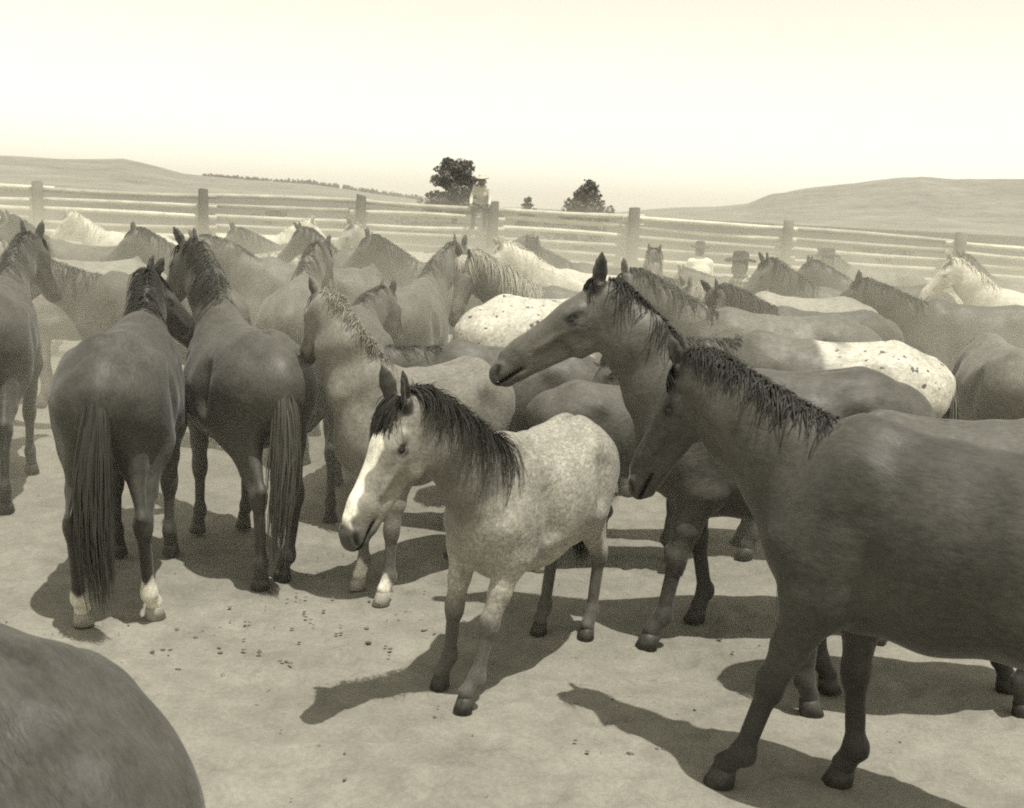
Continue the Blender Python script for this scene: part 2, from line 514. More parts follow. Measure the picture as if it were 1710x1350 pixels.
    # legs
    for nm, P in S['legs'].items():
        t = nm
        ux = (0, 1, 0); q_ = S['legf']
        def A(p0, p1, r0, r1=None, **kw):
            m_ = lambda r: None if r is None else tuple(x * q_ for x in r)
            T.append(prim(p0, p1, m_(r0), m_(r1), **kw))
        if nm[0] == 'f':
            A(P[0], P[1], (.075, .11), (.062, .095), u=ux, k=.07, tag=t)
            A(P[1], P[1] * .45 + P[2] * .55, (.064, .096), (.045, .060), u=ux, k=.06, tag=t)
            A(P[1] * .45 + P[2] * .55, P[2], (.045, .060), (.037, .043), u=ux, k=.03, tag=t)
            A(P[2] + (0, 0, .025), P[2] - (0, 0, .03), (.041, .046), (.038, .042), u=ux, k=.025, tag=t)
            A(P[2], P[3], (.030, .036), (.026, .034), u=ux, k=.03, tag=t)
        else:
            A(P[0], P[1], (.105, .19), (.078, .115), u=ux, k=.09, tag=t)
            A(P[1], P[1] * .4 + P[2] * .6, (.075, .115), (.043, .062), u=ux, k=.06, tag=t)
            A(P[1] * .4 + P[2] * .6, P[2], (.043, .062), (.034, .046), u=ux, k=.03, tag=t)
            but = np.array([-.57, P[0][1] / abs(P[0][1]) * .125, .84])
            ph = P[2] + np.array((-.055, 0, .045))
            A(but, ph, (.05, .06), (.016, .018), u=ux, k=.05, tag=t)
            A(ph, P[2], (.022, .024), (.034, .046), u=ux, k=.03, tag=t)
            A(P[2] + (0, 0, .015), P[2] - (0, 0, .04), (.037, .050), (.033, .042), u=ux, k=.025, tag=t)
            A(P[2] + np.array((-.012, 0, -.02)), P[3], (.030, .040), (.026, .036), u=ux, k=.03, tag=t)
        A(P[3] + np.array((-.006, 0, .012)), P[3] + np.array((-.008, 0, -.012)), (.034, .042), u=ux, k=.025, tag=t)
        A(P[3], P[4], (.028, .032), (.036, .042), u=ux, k=.025, tag=t)
    return T

def hoof_mesh(P, lift):
    """P: joints; cone of horn under the last joint"""
    c = P[4]; d = unit(P[4] - P[3])
    rings = []
    n = 12; an = np.arange(n) * 2 * math.pi / n
    if lift <= 0: nx, top, fwdx = np.array([1.0, 0, 0]), .088, 1
    for f, r, zz, dx in ((0, .040, .0, -.004), (.5, .047, -.045, .008), (1, .054, -.084, .018), (1, .048, -.085, .018)):
        x = np.cos(an) * r * 1.12 + dx; y = np.sin(an) * r; z = np.full(n, zz)
        z = z + np.where(zz > -.01, -.018 * (1 - np.cos(an)) * .5, 0)
        rings.append(np.stack([x, y, z], 1))
    if lift > 0:
        ang = math.atan2(d[0], -d[2]) - math.atan2(.045, .08)
        co, si = math.cos(ang), math.sin(ang)
        rings = [np.stack([r[:, 0] * co - r[:, 2] * si, r[:, 1], r[:, 0] * si + r[:, 2] * co], 1) for r in rings]
    rings = [r + c for r in rings]
    V, F = loft(rings[::-1])
    return V, F

def ribbons(name, paths, width, out, parent, base, rng, var=.3, mat=None):
    """hair: tapered flat strands. paths (N,S,3), out (N,S,3) facing directions"""
    Np, Sg, _ = paths.shape
    tan = np.gradient(paths, axis=1)
    side = np.cross(tan, out); side /= (np.linalg.norm(side, axis=2, keepdims=True) + 1e-9)
    s = np.linspace(0, 1, Sg)
    w = np.asarray(width).reshape(-1, 1) * (1 - s ** 2.2 * .92)[None, :] * .5
    A = paths + side * w[..., None]; Bv = paths - side * w[..., None]
    V = np.stack([A, Bv], 2).reshape(-1, 3)
    i0 = (np.arange(Np) * Sg * 2)[:, None] + (np.arange(Sg - 1) * 2)[None, :]
    i0 = i0.ravel()
    Q = np.stack([i0, i0 + 1, i0 + 3, i0 + 2], 1)
    g = rng.uniform(1 - var, 1 + var, Np) * base
    C = np.repeat(np.stack([g, g * .955, g * .80], 1), Sg * 2, axis=0)
    return mesh_np(name, V, Q, mat or HAIR, parent, col=C)

def crest(S):
    """sample the crest of the neck from poll to withers"""
    J = S['neck']; rr = [(.135, .27), (.112, .205), (.092, .160), (.078, .124)]
    hp = S['hp']
    nodes = []
    for i in (3, 2, 1, 0):
        d = S['ndir'][min(i, 2)] if i < 3 else S['ndir'][2]
        if 0 < i < 3: d = unit(S['ndir'][i - 1] + S['ndir'][i])
        u = unit(np.cross((0, 0, 1), d)); v = np.cross(d, u)
        nodes.append((J[i], u, v, d, *rr[i]))
    nodes.insert(0, (hp - S['ha'] * .0 - S['hn'] * .06 * S['hs'], nodes[0][1], unit(S['hn'] - S['ha'] * .6), nodes[0][3], .05, .062))
    w = (np.array([.30, 0, 1.20]), np.array([0, 1.0, 0]), unit(np.array([-.12, 0, 1.0])), np.array([1.0, 0, 0.1]), .10, .235)
    nodes.append(w)
    return nodes

def crest_at(nodes, t):
    t = np.clip(t, 0, .9999) * (len(nodes) - 1)
    i = t.astype(int); f = (t - i)[..., None]
    arr = [np.array([nd[k] for nd in nodes]) for k in range(6)]
    out = []
    for k in range(4):
        out.append(arr[k][i] * (1 - f) + arr[k][i + 1] * f)
    for k in (4, 5):
        out.append(arr[k][i] * (1 - f[..., 0]) + arr[k][i + 1] * f[..., 0])
    return out

def add_mane(S, root, spec, rng):
    nodes = crest(S)
    n = int(spec.get('mane_n', 260) * 2.2); side = spec.get('mane_side', 1); L = spec.get('mane_len', 1.0)
    Sg = 8
    t0 = rng.uniform(.02, .80, n); s = np.linspace(0, 1, Sg)
    ln = (.30 + 1.15 * rng.uniform(0, 1, n) ** 1.4) * L
    sd = np.where(rng.uniform(0, 1, n) < spec.get('mane_mix', .12), -side, side)
    rootth = rng.normal(0, .10, n)
    slide = rng.uniform(.03, .16, n) * ln
    ph = rng.uniform(0, 6.28, 2); clump = np.sin(t0 * 29.0 + ph[0] + 2 * np.sin(t0 * 11)) * .6 + np.sin(t0 * 73.0 + ph[1]) * .4
    T = np.minimum(t0[:, None] + slide[:, None] * s[None] + (.012 * clump + rng.normal(0, .012, n))[:, None] * s[None], .93)
    c, u, v, d, ru, rv = crest_at(nodes, T)
    th = rootth[:, None] + (sd * ln * (1.15 + .10 * clump))[:, None] * s[None] ** .85
    arch = spec.get('mane_arch', .018)
    off = .003 + rng.uniform(.0, .016, n)[:, None] * np.sin(np.pi * np.clip(s * 1.1, 0, 1))[None] + arch * np.sin(np.pi * s ** .7)[None]
    off = off + rng.uniform(0, spec.get('mane_fly', .035), n)[:, None] * s[None] ** 2
    off[:, 0] = -.02
    wav = rng.normal(0, .008, (n, 1)) * np.sin(6 * s[None] + rng.uniform(0, 6, (n, 1)))
    c = c + d * wav[..., None]
    P = c + u * (np.sin(th) * (ru + off))[..., None] + v * (np.cos(th) * (rv + off))[..., None]
    out = u * np.sin(th)[..., None] + v * np.cos(th)[..., None] + rng.normal(0, .22, (n, 1, 3))
    wd = rng.uniform(.003, .007, n) * spec.get('mane_w', 1.0)
    ribbons('mane', P, wd, out, root, spec.get('mane', .03), rng, .45)
    # forelock
    nf = max(18, n // 6)
    hp, a, nn, uu, hs = S['hp'], S['ha'], S['hn'], S['hu'], S['hs']
    ul = rng.normal(0, .022, nf); lf = rng.uniform(.6, 1.15, nf) * spec.get('fore_len', .20)
    P = np.zeros((nf, 6, 3)); s6 = np.linspace(0, 1, 6)
    lean = spec.get('fore_side', 0.0)
    for k in range(6):
        al = -.005 + lf * s6[k]
        hgt = .018 + .028 * math.sin(math.pi * min(s6[k] * 1.15, 1)) - .015 * s6[k]
        lat = ul * (1 + 1.2 * s6[k]) + lean * s6[k]
        P[:, k] = hp + hs * (a * al[:, None] + nn * (hgt - np.abs(lat) * .55 * s6[k] + rng.uniform(0, .008, nf))[:, None] + uu * lat[:, None])
    out = np.broadcast_to(nn, P.shape) + rng.normal(0, .4, (nf, 1, 3))
    ribbons('forelock', P, rng.uniform(.004, .009, nf) * spec.get('mane_w', 1.0), out, root, spec.get('mane', .03), rng, .4)

def add_tail(S, root, spec, rng):
    n = int(spec.get('tail_n', 220) * 1.4); L = spec.get('tail_len', .88); Sg = 9
    s = np.linspace(0, 1, Sg)
    ang = rng.uniform(0, 2 * math.pi, n); r = np.sqrt(rng.uniform(0, 1, n))
    ln = rng.uniform(.72, 1.05, n) * L
    rt_ = rng.uniform(0, 1, n) ** 1.5
    x0 = -.685 - .085 * rt_; z0 = 1.275 - .16 * rt_
    bx = (.010 + .05 * np.sin(np.pi * (s * .80 + .02)))[None] * (np.cos(ang) * r)[:, None]
    by = (.020 + .062 * np.sin(np.pi * (s * .84)))[None] * (np.sin(ang) * r)[:, None]
    sway = spec.get('tail_sway', 0.0)
    P = np.zeros((n, Sg, 3))
    P[..., 0] = x0[:, None] - (.10 * (1 - np.exp(-7 * s)))[None] * (1 - .6 * rt_)[:, None] + bx - .015 * rng.normal(0, 1, n)[:, None] * s[None]
    P[..., 1] = by + sway * s[None] ** 1.5 + .012 * rng.normal(0, 1, n)[:, None] * s[None]
    P[..., 2] = z0[:, None] - ln[:, None] * (s ** 1.15)[None] + .03 * np.sin(np.pi * np.clip(s * 2.2, 0, 1))[None]
    for q in range(2):
        fr_ = rng.uniform(3, 8, (n, 1)); P[..., q] += rng.normal(0, .011, (n, 1)) * .7 * np.sin(fr_ * s[None] * 2 + rng.uniform(0, 6, (n, 1))) * s[None]
    P[..., 1] += .012 * np.sin(4.2 * s + rng.uniform(0, 6))[None] * s[None] * np.sin(ang)[:, None] + .03 * np.sin(5 * s + rng.uniform(0, 6))[None] * s[None]
    out = np.stack([-np.ones(n) + np.cos(ang), np.sin(ang) * 1.2, np.zeros(n)], 1)[:, None, :] + rng.normal(0, .35, (n, 1, 3)) - np.array([.5, 0, 0])
    out = np.broadcast_to(out, P.shape)
    ribbons('tail', P, rng.uniform(.005, .012, n) * spec.get('tail_w', 1.0), out, root, spec.get('tail', spec.get('mane', .03)), rng, .4)

def coat_colours(S, V, prims, spec):
    X, Y, Z = V[:, 0], V[:, 1], V[:, 2]
    dmin = {}
    for p in prims:
        if p.op: continue
        d = pdist(p, X, Y, Z)
        dmin[p.tag] = np.minimum(dmin[p.tag], d) if p.tag in dmin else d
    base = np.full(len(V), spec['coat'], f32)
    hs = S['hs']
    q = V - S['hp'].astype(f32)
    al = q @ S['ha'].astype(f32) / hs; nn = q @ S['hn'].astype(f32) / hs; uu = q @ S['hu'].astype(f32) / hs
    other = np.minimum.reduce([dmin[t] for t in dmin if t not in ('head', 'ear')])
    hw = sstep(other - np.minimum(dmin['head'], dmin['ear']), -.04, .05)
    ew = sstep(np.minimum(dmin['head'], other) - dmin['ear'], -.005, .012)
    nk = sstep(dmin['torso'] - dmin['neck'], -.10, .10)
    base = base * (1 - nk * (1 - spec.get('neck_f', 1.0)))
    base = base * (1 - hw) + hw * spec['coat'] * spec.get('head_f', spec.get('neck_f', 1.0))
    # paler flanks and belly where the coat is mealy
    mealy = spec.get('mealy', .0)
    base = base * (1 + mealy * sstep(-Z, -.95, -.72) * (1 - hw) * sstep(Z, .5, .62))
    pts = spec.get('points', .5)
    ex = np.zeros((len(V), 3), f32)
    legw = np.zeros(len(V), f32)
    for nm in ('fl', 'fr', 'hl', 'hr'):
        lw = sstep(.03 - dmin[nm], .0, .02)
        top = .60 if nm[0] == 'f' else .66
        g = lw * sstep(-Z, -top, -top + .22)
        base = base * (1 - g * (1 - pts))
        sock = spec.get('socks', {}).get(nm, 0)
        if sock > 0:
            jag = .02 * np.sin(X * 60) + .02 * np.sin(Y * 83 + 1)
            w = lw * sstep(sock + jag - Z, -.012, .012)
            base = base * (1 - w) + .62 * w
        legw = np.maximum(legw, g)
    roan = spec.get('roan', 0)
    ex[:, 0] = roan * (1 - hw) * (1 - legw) * (1 - .7 * nk)
    mz = spec.get('muzzle', .45)
    w = hw * sstep(al + (-.04 - nn) * .3, .44, .56)
    base = base * (1 - w * (1 - mz))
    bz = spec.get('blaze')
    if bz:
        a0, a1, wd, gv = bz
        edge = wd * (1 + .25 * np.sin(al * 34) + .12 * np.sin(al * 71)) * (1 - .25 * sstep(al, .2, .4) + .5 * sstep(al, .42, .52))
        w = hw * sstep(edge - np.abs(uu - spec.get('blaze_off', 0)), -.006, .006) * sstep(al, a0 - .01, a0 + .015) * sstep(-al, -a1 - .012, -a1 + .012) * sstep(nn, -.095, -.06)
        base = base * (1 - w) + gv * w
        ex[:, 0] *= 1 - w
    # nostril and lips stay dark, ears a touch darker
    for s in (1, -1):
        r = np.sqrt(((al - .566) * .75) ** 2 + (nn + .060 + (al - .566) * .8) ** 2 * 1.4 + ((uu - s * .052) * .6) ** 2)
        w = hw * sstep(.019 - r, 0, .007); base = base * (1 - w) + .012 * w
        r = np.sqrt((al - .183) ** 2 + (nn + .05) ** 2 + (uu - s * .085) ** 2)
        w = hw * sstep(.034 - r, 0, .014); base = base * (1 - w * .62)
        w = hw * sstep(.010 - np.abs(nn + .104), 0, .006) * sstep(al, .46, .48); base = base * (1 - w * .75)
    base = base * (1 - ew * (1 - spec.get('ear_f', .55)))
    bk = spec.get('blanket')
    if bk:
        x1, x2, zlo, gv = bk
        lo_, hi_ = min(x1, x2), max(x1, x2)
        wob = .05 * np.sin(Y * 17 + 2 * X * 9) + .04 * np.sin(X * 31 + 1)
        w = sstep(X + wob, lo_, lo_ + .05) * sstep(-X + wob * 1.5, -hi_ - .12, -hi_ + .16) * sstep(Z + wob * .8, zlo - .08, zlo + .16) * (1 - hw) * (1 - nk)
        base = base * (1 - w) + gv * w
        ex[:, 1] = w
        ex[:, 0] = np.maximum(ex[:, 0], .55 * w)
    if spec.get('stripe'):
        w = sstep(.03 - np.abs(Y), 0, .015) * sstep(Z, 1.25, 1.32) * (1 - nk) * (1 - hw); base = base * (1 - .55 * w)
    col = np.stack([base, base * .955, base * .81], 1).astype(f32)
    return np.clip(col, .004, .9), ex

HERD = "loose horses milling in the corral"
def make_horse(label, loc, heading, scale=1.0, spec=None, pose=None, h=.016, seed=1, hair=1.0, group=HERD):
    rng = np.random.default_rng(seed)
    spec = dict(spec or {}); pose = pose or {}
    vr = random.Random(seed * 7 + 1)
    pose = dict(pose)
    pose.setdefault('hs', vr.uniform(.95, 1.10)); pose.setdefault('thick', vr.uniform(.90, 1.06)); pose.setdefault('nl', vr.uniform(.98, 1.12))
    pose.setdefault('belly', vr.uniform(.92, 1.10)); pose.setdefault('ears', (vr.uniform(-12, 35), vr.uniform(-12, 35))); pose.setdefault('deep', vr.uniform(.0, .05))
    if 'legs' not in pose: pose['legs'] = {k: (vr.uniform(-9, 9), vr.uniform(0, 5), vr.uniform(-.03, .03), 0) for k in ('fl', 'fr', 'hl', 'hr')}
    for k_, v_ in (('mane_len', vr.uniform(.6, 1.3)), ('mane_side', vr.choice((1, -1))), ('mane_mix', vr.uniform(.05, .45)), ('fore_side', vr.uniform(-.04, .04)), ('fore_len', vr.uniform(.12, .24)), ('tail_len', vr.uniform(.75, .98)), ('tail_sway', vr.uniform(-.12, .12))): spec.setdefault(k_, v_)
    spec['tail_sway'] *= .6
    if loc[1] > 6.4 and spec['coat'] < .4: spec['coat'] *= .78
    root = empty('horse', loc, R(heading), scale)
    tag(root, label, 'horse', group)
    S = horse_skeleton(**pose)
    prims = horse_prims(S, detail=h < .014)
    V, Q = polygonize(prims, h, smooth=2)
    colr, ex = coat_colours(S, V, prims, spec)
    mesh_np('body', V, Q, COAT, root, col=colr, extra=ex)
    for nm, P in S['legs'].items():
        lift = (pose.get('legs') or {}).get(nm, (0, 0, 0, 0))[3]
        hv, hf = hoof_mesh(P, lift)
        pale = spec.get('socks', {}).get(nm, 0) > 0 or spec.get('pale_hoof')
        mesh_np('hoof', hv, hf, HOOF_L if pale else HOOF_D, root)
    hp, a, n, u, hs = S['hp'], S['ha'], S['hn'], S['hu'], S['hs']
    for s in (1, -1):
        c = hp + hs * (a * .183 + n * -.049 + u * s * .0735)
        rings = []
        for i in range(7):
            t = math.pi * (i + .02) / 6.04
            an = np.arange(12) * 2 * math.pi / 12
            rings.append(c + hs * .0235 * (math.cos(t) * u * s * .9 + math.sin(t) * (np.outer(np.cos(an), a) + np.outer(np.sin(an), n))))
        if s < 0: rings = rings[::-1]
        v, f = loft(rings[::-1]); mesh_np('eye', v, f, EYE, root)
    spec['mane_n'] = int(spec.get('mane_n', 260) * hair); spec['tail_n'] = int(spec.get('tail_n', 220) * hair)
    if hair < .6:
        spec['mane_w'] = spec.get('mane_w', 1) * 2.0; spec['tail_w'] = spec.get('tail_w', 1) * 2.0
    add_mane(S, root, spec, rng)
    add_tail(S, root, spec, rng)
    return root

# ==== SCENE ==== ground, hills
def vnoise(x, y, seed=0):
    """smooth value noise"""
    r = np.random.default_rng(seed).uniform(-1, 1, (256, 256))
    xi = np.floor(x).astype(int); yi = np.floor(y).astype(int)
    fx = x - xi; fy = y - yi; fx = fx * fx * (3 - 2 * fx); fy = fy * fy * (3 - 2 * fy)
    g = lambda a, b: r[a % 256, b % 256]
    return (g(xi, yi) * (1 - fx) + g(xi + 1, yi) * fx) * (1 - fy) + (g(xi, yi + 1) * (1 - fx) + g(xi + 1, yi + 1) * fx) * fy

def axis_pts(lo, hi, step, far):
    c = list(np.arange(lo, hi + 1e-6, step)); s = step; x = hi
    a = []
    while x < far: s *= 1.17; x += s; a.append(x)
    s = step; x = lo; b = []
    while x > -far: s *= 1.17; x -= s; b.append(x)
    return np.array(b[::-1] + c + a)
gx = axis_pts(-5.5, 5.0, .04, 6000); gy = axis_pts(1.0, 11.5, .04, 6000)
GX, GY = np.meshgrid(gx, gy, indexing='ij')
nearw = sstep(-np.abs(GX) , -9, -4) * sstep(-np.abs(GY - 6), -9, -4)
GZ = nearw * (.014 * vnoise(GX * 2.1, GY * 2.1, 1) + .009 * vnoise(GX * 6, GY * 6, 2) + .005 * vnoise(GX * 13, GY * 13, 3) - .010)
hp_r = np.random.default_rng(11)
for i in range(520):                      # hoof prints
    x, y = hp_r.uniform(-5, 5), hp_r.uniform(1.2, 11); an = hp_r.uniform(0, 6.28)
    i0, i1 = np.searchsorted(gx, [x - .25, x + .25]); j0, j1 = np.searchsorted(gy, [y - .25, y + .25])
    dx = GX[i0:i1, j0:j1] - x; dy = GY[i0:i1, j0:j1] - y
    rr = np.sqrt((dx * math.cos(an) + dy * math.sin(an)) ** 2 * .8 + (dy * math.cos(an) - dx * math.sin(an)) ** 2 * 1.2)
    dep = hp_r.uniform(.010, .028)
    GZ[i0:i1, j0:j1] += dep * (-np.exp(-(rr / .055) ** 4) + .55 * np.exp(-((rr - .085) / .028) ** 2))
far_r = np.sqrt(GX ** 2 + GY ** 2)
nx_, ny_ = len(gx), len(gy)
ii = np.arange(nx_ * ny_).reshape(nx_, ny_)
GF = np.stack([ii[:-1, :-1], ii[1:, :-1], ii[1:, 1:], ii[:-1, 1:]], -1).reshape(-1, 4)

def make_ground_mat():
    mt, nt, b = new_mat("corral_dirt")
    ge = N(nt, 'ShaderNodeNewGeometry'); p = ge.outputs['Position']
    a = maprange(nt, noise(nt, p, .75, 5, .65), .3, .7, .80, 1.14)
    c = maprange(nt, noise(nt, p, 5, 5, .7), .3, .7, .80, 1.14)
    d = maprange(nt, noise(nt, p, 45, 4, .7), .3, .7, .86, 1.13)
    v = math_(nt, 'MULTIPLY', math_(nt, 'MULTIPLY', a, c), d)
    # trampled dung and damp specks
    sp_ = math_(nt, 'MULTIPLY', maprange(nt, noise(nt, p, 21, 3, .6), .66, .72, 0, 1), maprange(nt, noise(nt, p, 1.3, 3, .6), .46, .62, 0, 1))
    v = math_(nt, 'MULTIPLY', v, math_(nt, 'SUBTRACT', 1.0, math_(nt, 'MULTIPLY', sp_, .55)))
    sy = N(nt, 'ShaderNodeSeparateXYZ'); nt.links.new(p, sy.inputs[0])
    field = maprange(nt, math_(nt, 'ADD', sy.outputs[1], math_(nt, 'MULTIPLY', noise(nt, p, .25, 4, .6), 6.0)), 31, 35, 0, 1)
    tuft = maprange(nt, noise(nt, p, .9, 5, .7), .35, .65, .55, 1.35)
    base = mixc(nt, field, G(.25), G(.075))
    v = math_(nt, 'MULTIPLY', v, math_(nt, 'ADD', 1.0, math_(nt, 'MULTIPLY', field, math_(nt, 'SUBTRACT', tuft, 1.0))))
    nt.links.new(scale_col(nt, base, v), b.inputs['Base Color'])
    b.inputs['Roughness'].default_value = .95; b.inputs['Specular IOR Level'].default_value = .1
    bump(nt, math_(nt, 'ADD', noise(nt, p, 30, 5, .7), noise(nt, p, 110, 3, .7)), .5, .012, b)
    return mt
GROUND = make_ground_mat()
g = mesh_np('ground', np.stack([GX.ravel(), GY.ravel(), GZ.ravel()], 1), GF, GROUND)
tag(g, kind='structure')

# hills: skyline heights (azimuth degrees, degrees above eye level)
def hill(name, prof, r0_, r1_, rpk, seed, mat):
    az = np.radians(np.linspace(prof[0][0], prof[-1][0], 260))
    el = np.interp(np.degrees(az), [q[0] for q in prof], [q[1] for q in prof])
    rad = np.linspace(r0_, r1_, 46)
    AZ, RAD = np.meshgrid(az, rad, indexing='ij')
    t = (RAD - r0_) / (rpk - r0_)
    shape = np.where(t < 1, sstep(t, 0, 1) ** .9, 1 - .55 * sstep((RAD - rpk) / (r1_ - rpk), .15, 1))
    top = (np.tan(np.radians(el)) * rpk + CAM_Z)[:, None]
    X, Y = RAD * np.sin(AZ), RAD * np.cos(AZ)
    rough = (vnoise(X * .012, Y * .012, seed) * .12 + vnoise(X * .035, Y * .035, seed + 1) * .05) * np.sin(np.pi * np.clip(t, 0, 1)) 
    Z = shape * top * (1 + rough) - 1.0
    n0, n1 = X.shape; ii = np.arange(n0 * n1).reshape(n0, n1)
    F = np.stack([ii[:-1, :-1], ii[:-1, 1:], ii[1:, 1:], ii[1:, :-1]], -1).reshape(-1, 4)
    o = mesh_np(name, np.stack([X.ravel(), Y.ravel(), Z.ravel()], 1), F[:, ::-1], mat)
    return tag(o, kind='structure')
def make_hill_mat():
    mt, nt, b = new_mat("dry_hillside")
    ge = N(nt, 'ShaderNodeNewGeometry'); p = ge.outputs['Position']
    a = maprange(nt, noise(nt, p, .02, 5, .65), .3, .7, .7, 1.25)
    c = maprange(nt, noise(nt, p, .09, 5, .7), .42, .60, 1.04, .82)
    rgb = N(nt, 'ShaderNodeRGB'); rgb.outputs[0].default_value = (*G(.20), 1)
    nt.links.new(scale_col(nt, rgb.outputs[0], math_(nt, 'MULTIPLY', a, c)), b.inputs['Base Color'])
    b.inputs['Roughness'].default_value = .95; b.inputs['Specular IOR Level'].default_value = .05
    return mt
HILL = make_hill_mat()
PX = lambda px: math.degrees(math.atan((px - 855) / 1800.0))
EL = lambda d: math.degrees(math.atan(d / 1800.0))
lp = [(-420, 8), (-200, 30), (-60, 36), (40, 38), (100, 38), (200, 42), (250, 34), (300, 25), (400, 22), (500, 20), (560, 16), (600, 12), (660, 7), (740, 1), (800, -2)]
hill('hill', [(PX(a), EL(b)) for a, b in lp], 500, 1700, 1150, 21, HILL)
rp = [(960, -2), (1010, 1), (1100, 12), (1170, 17), (1225, 24), (1262, 40), (1330, 52), (1420, 65), (1500, 74), (1560, 72), (1640, 76), (1760, 74), (1900, 60), (2150, 20), (2300, 0)]
hill('hill', [(PX(a), EL(b)) for a, b in rp], 600, 2100, 1400, 33, HILL)

# ------------------------------------------------------------------ air
def volume_box(name, lo, hi, dens, colr, aniso, het=None):
    lo = np.array(lo, float); hi = np.array(hi, float)
    V = np.array([(x, y, z) for x in (lo[0], hi[0]) for y in (lo[1], hi[1]) for z in (lo[2], hi[2])])
    F = np.array([(0, 1, 3, 2), (4, 6, 7, 5), (0, 4, 5, 1), (2, 3, 7, 6), (0, 2, 6, 4), (1, 5, 7, 3)])
    mt = bpy.data.materials.new(name + "_air"); mt.use_nodes = True; nt = mt.node_tree
    for n in list(nt.nodes): nt.nodes.remove(n)
    out = nt.nodes.new('ShaderNodeOutputMaterial'); pv = nt.nodes.new('ShaderNodeVolumePrincipled')
    pv.inputs['Color'].default_value = (*colr, 1); pv.inputs['Density'].default_value = dens
    pv.inputs['Anisotropy'].default_value = aniso
    nt.links.new(pv.outputs[0], out.inputs['Volume'])
    if het: het(nt, pv)
    o = mesh_np(name, V, F, mt, smooth=False)
    return tag(o, kind='stuff')
volume_box('haze', (-6500, -6500, -3), (6500, 6500, 90), .00034, (.97, .93, .85), .0)

def dust_nodes(nt, pv):
    ge = N(nt, 'ShaderNodeNewGeometry'); p = ge.outputs['Position']
    sp_ = N(nt, 'ShaderNodeSeparateXYZ'); nt.links.new(p, sp_.inputs[0])
    n = maprange(nt, noise(nt, p, .55, 3, .6, (1, .6, 1.3)), .34, .66, .30, 1.6)
    hz = maprange(nt, sp_.outputs[2], .7, 2.3, 1.0, 0.0)
    ny = maprange(nt, sp_.outputs[1], 4.6, 9.0, 0.0, 1.0)
    fy = maprange(nt, sp_.outputs[1], 14, 23, 1.0, 0.1)
    d = math_(nt, 'MULTIPLY', math_(nt, 'MULTIPLY', n, hz), math_(nt, 'MULTIPLY', ny, fy))
    nt.links.new(math_(nt, 'MULTIPLY', d, .135), pv.inputs['Density'])
volume_box('dust_cloud', (-15, 4.6, .03), (14, 24.9, 2.5), .05, (.96, .93, .80), .1, dust_nodes)

# ------------------------------------------------------------------ fence
def make_wood(name, gv):
    mt, nt, b = new_mat(name)
    tc = N(nt, 'ShaderNodeTexCoord'); oc = tc.outputs['Object']
    st = maprange(nt, noise(nt, oc, 9, 4, .7, (.25, 3, 3)), .3, .7, .72, 1.2)
    fl = maprange(nt, noise(nt, oc, 2.2, 3, .6), .3, .7, .8, 1.15)
    rgb = N(nt, 'ShaderNodeRGB'); rgb.outputs[0].default_value = (*G(gv), 1)
    oi = N(nt, 'ShaderNodeObjectInfo')
    fl = math_(nt, 'MULTIPLY', fl, maprange(nt, oi.outputs['Random'], 0, 1, .62, 1.22))
    nt.links.new(scale_col(nt, rgb.outputs[0], math_(nt, 'MULTIPLY', st, fl)), b.inputs['Base Color'])
    b.inputs['Roughness'].default_value = .85; b.inputs['Specular IOR Level'].default_value = .2
    bump(nt, noise(nt, oc, 14, 4, .7, (.3, 3, 3)), .5, .02, b)
    return mt
RAIL, POST = make_wood("bleached_rail", .54), make_wood("weathered_post", .13)
FX = [-20.3, -16.1, -11.95, -8.0, -4.09, -.70, 2.84, 6.68, 10.85, 14.9, 18.8]
FT = [2.0, 2.0, 1.98, 2.02, 2.06, 2.08, 2.03, 1.95, 1.83, 1.78, 1.75]
FY = [25.2, 26.2, 27.0, 27.5, 27.7, 27.7, 27.6, 27.4, 27.0, 26.3, 25.3]
fence = empty('corral_fence', (-.70, 27.7, 0))
tag(fence, "long pole rail fence of bleached logs closing the back of the corral", 'fence')
fo = np.array([-.70, 27.7, 0])
fr = np.random.default_rng(5)
for x, t, y in zip(FX, FT, FY):
    h = t + fr.uniform(.10, .20); rr = fr.uniform(.125, .155)
    zz = np.linspace(-.3, h, 9)
    tilt = fr.normal(0, .012, 2)
    P = np.stack([x + tilt[0] * zz, y + tilt[1] * zz, zz], 1) - fo
    rad = rr * (1.06 - .12 * np.linspace(0, 1, 9)) * (1 + fr.normal(0, .02, 9))
    wob = 1 + fr.normal(0, .035, (1, 12)) + fr.normal(0, .015, (9, 12))
    rings = tube_path(P, rad, 12, wob)
    rings[-1][:, 2] += fr.uniform(-.04, .04) * np.cos(np.arange(12) * math.pi / 6 + fr.uniform(0, 6))
    v, f = loft(rings); mesh_np('post', v, f, POST, fence)
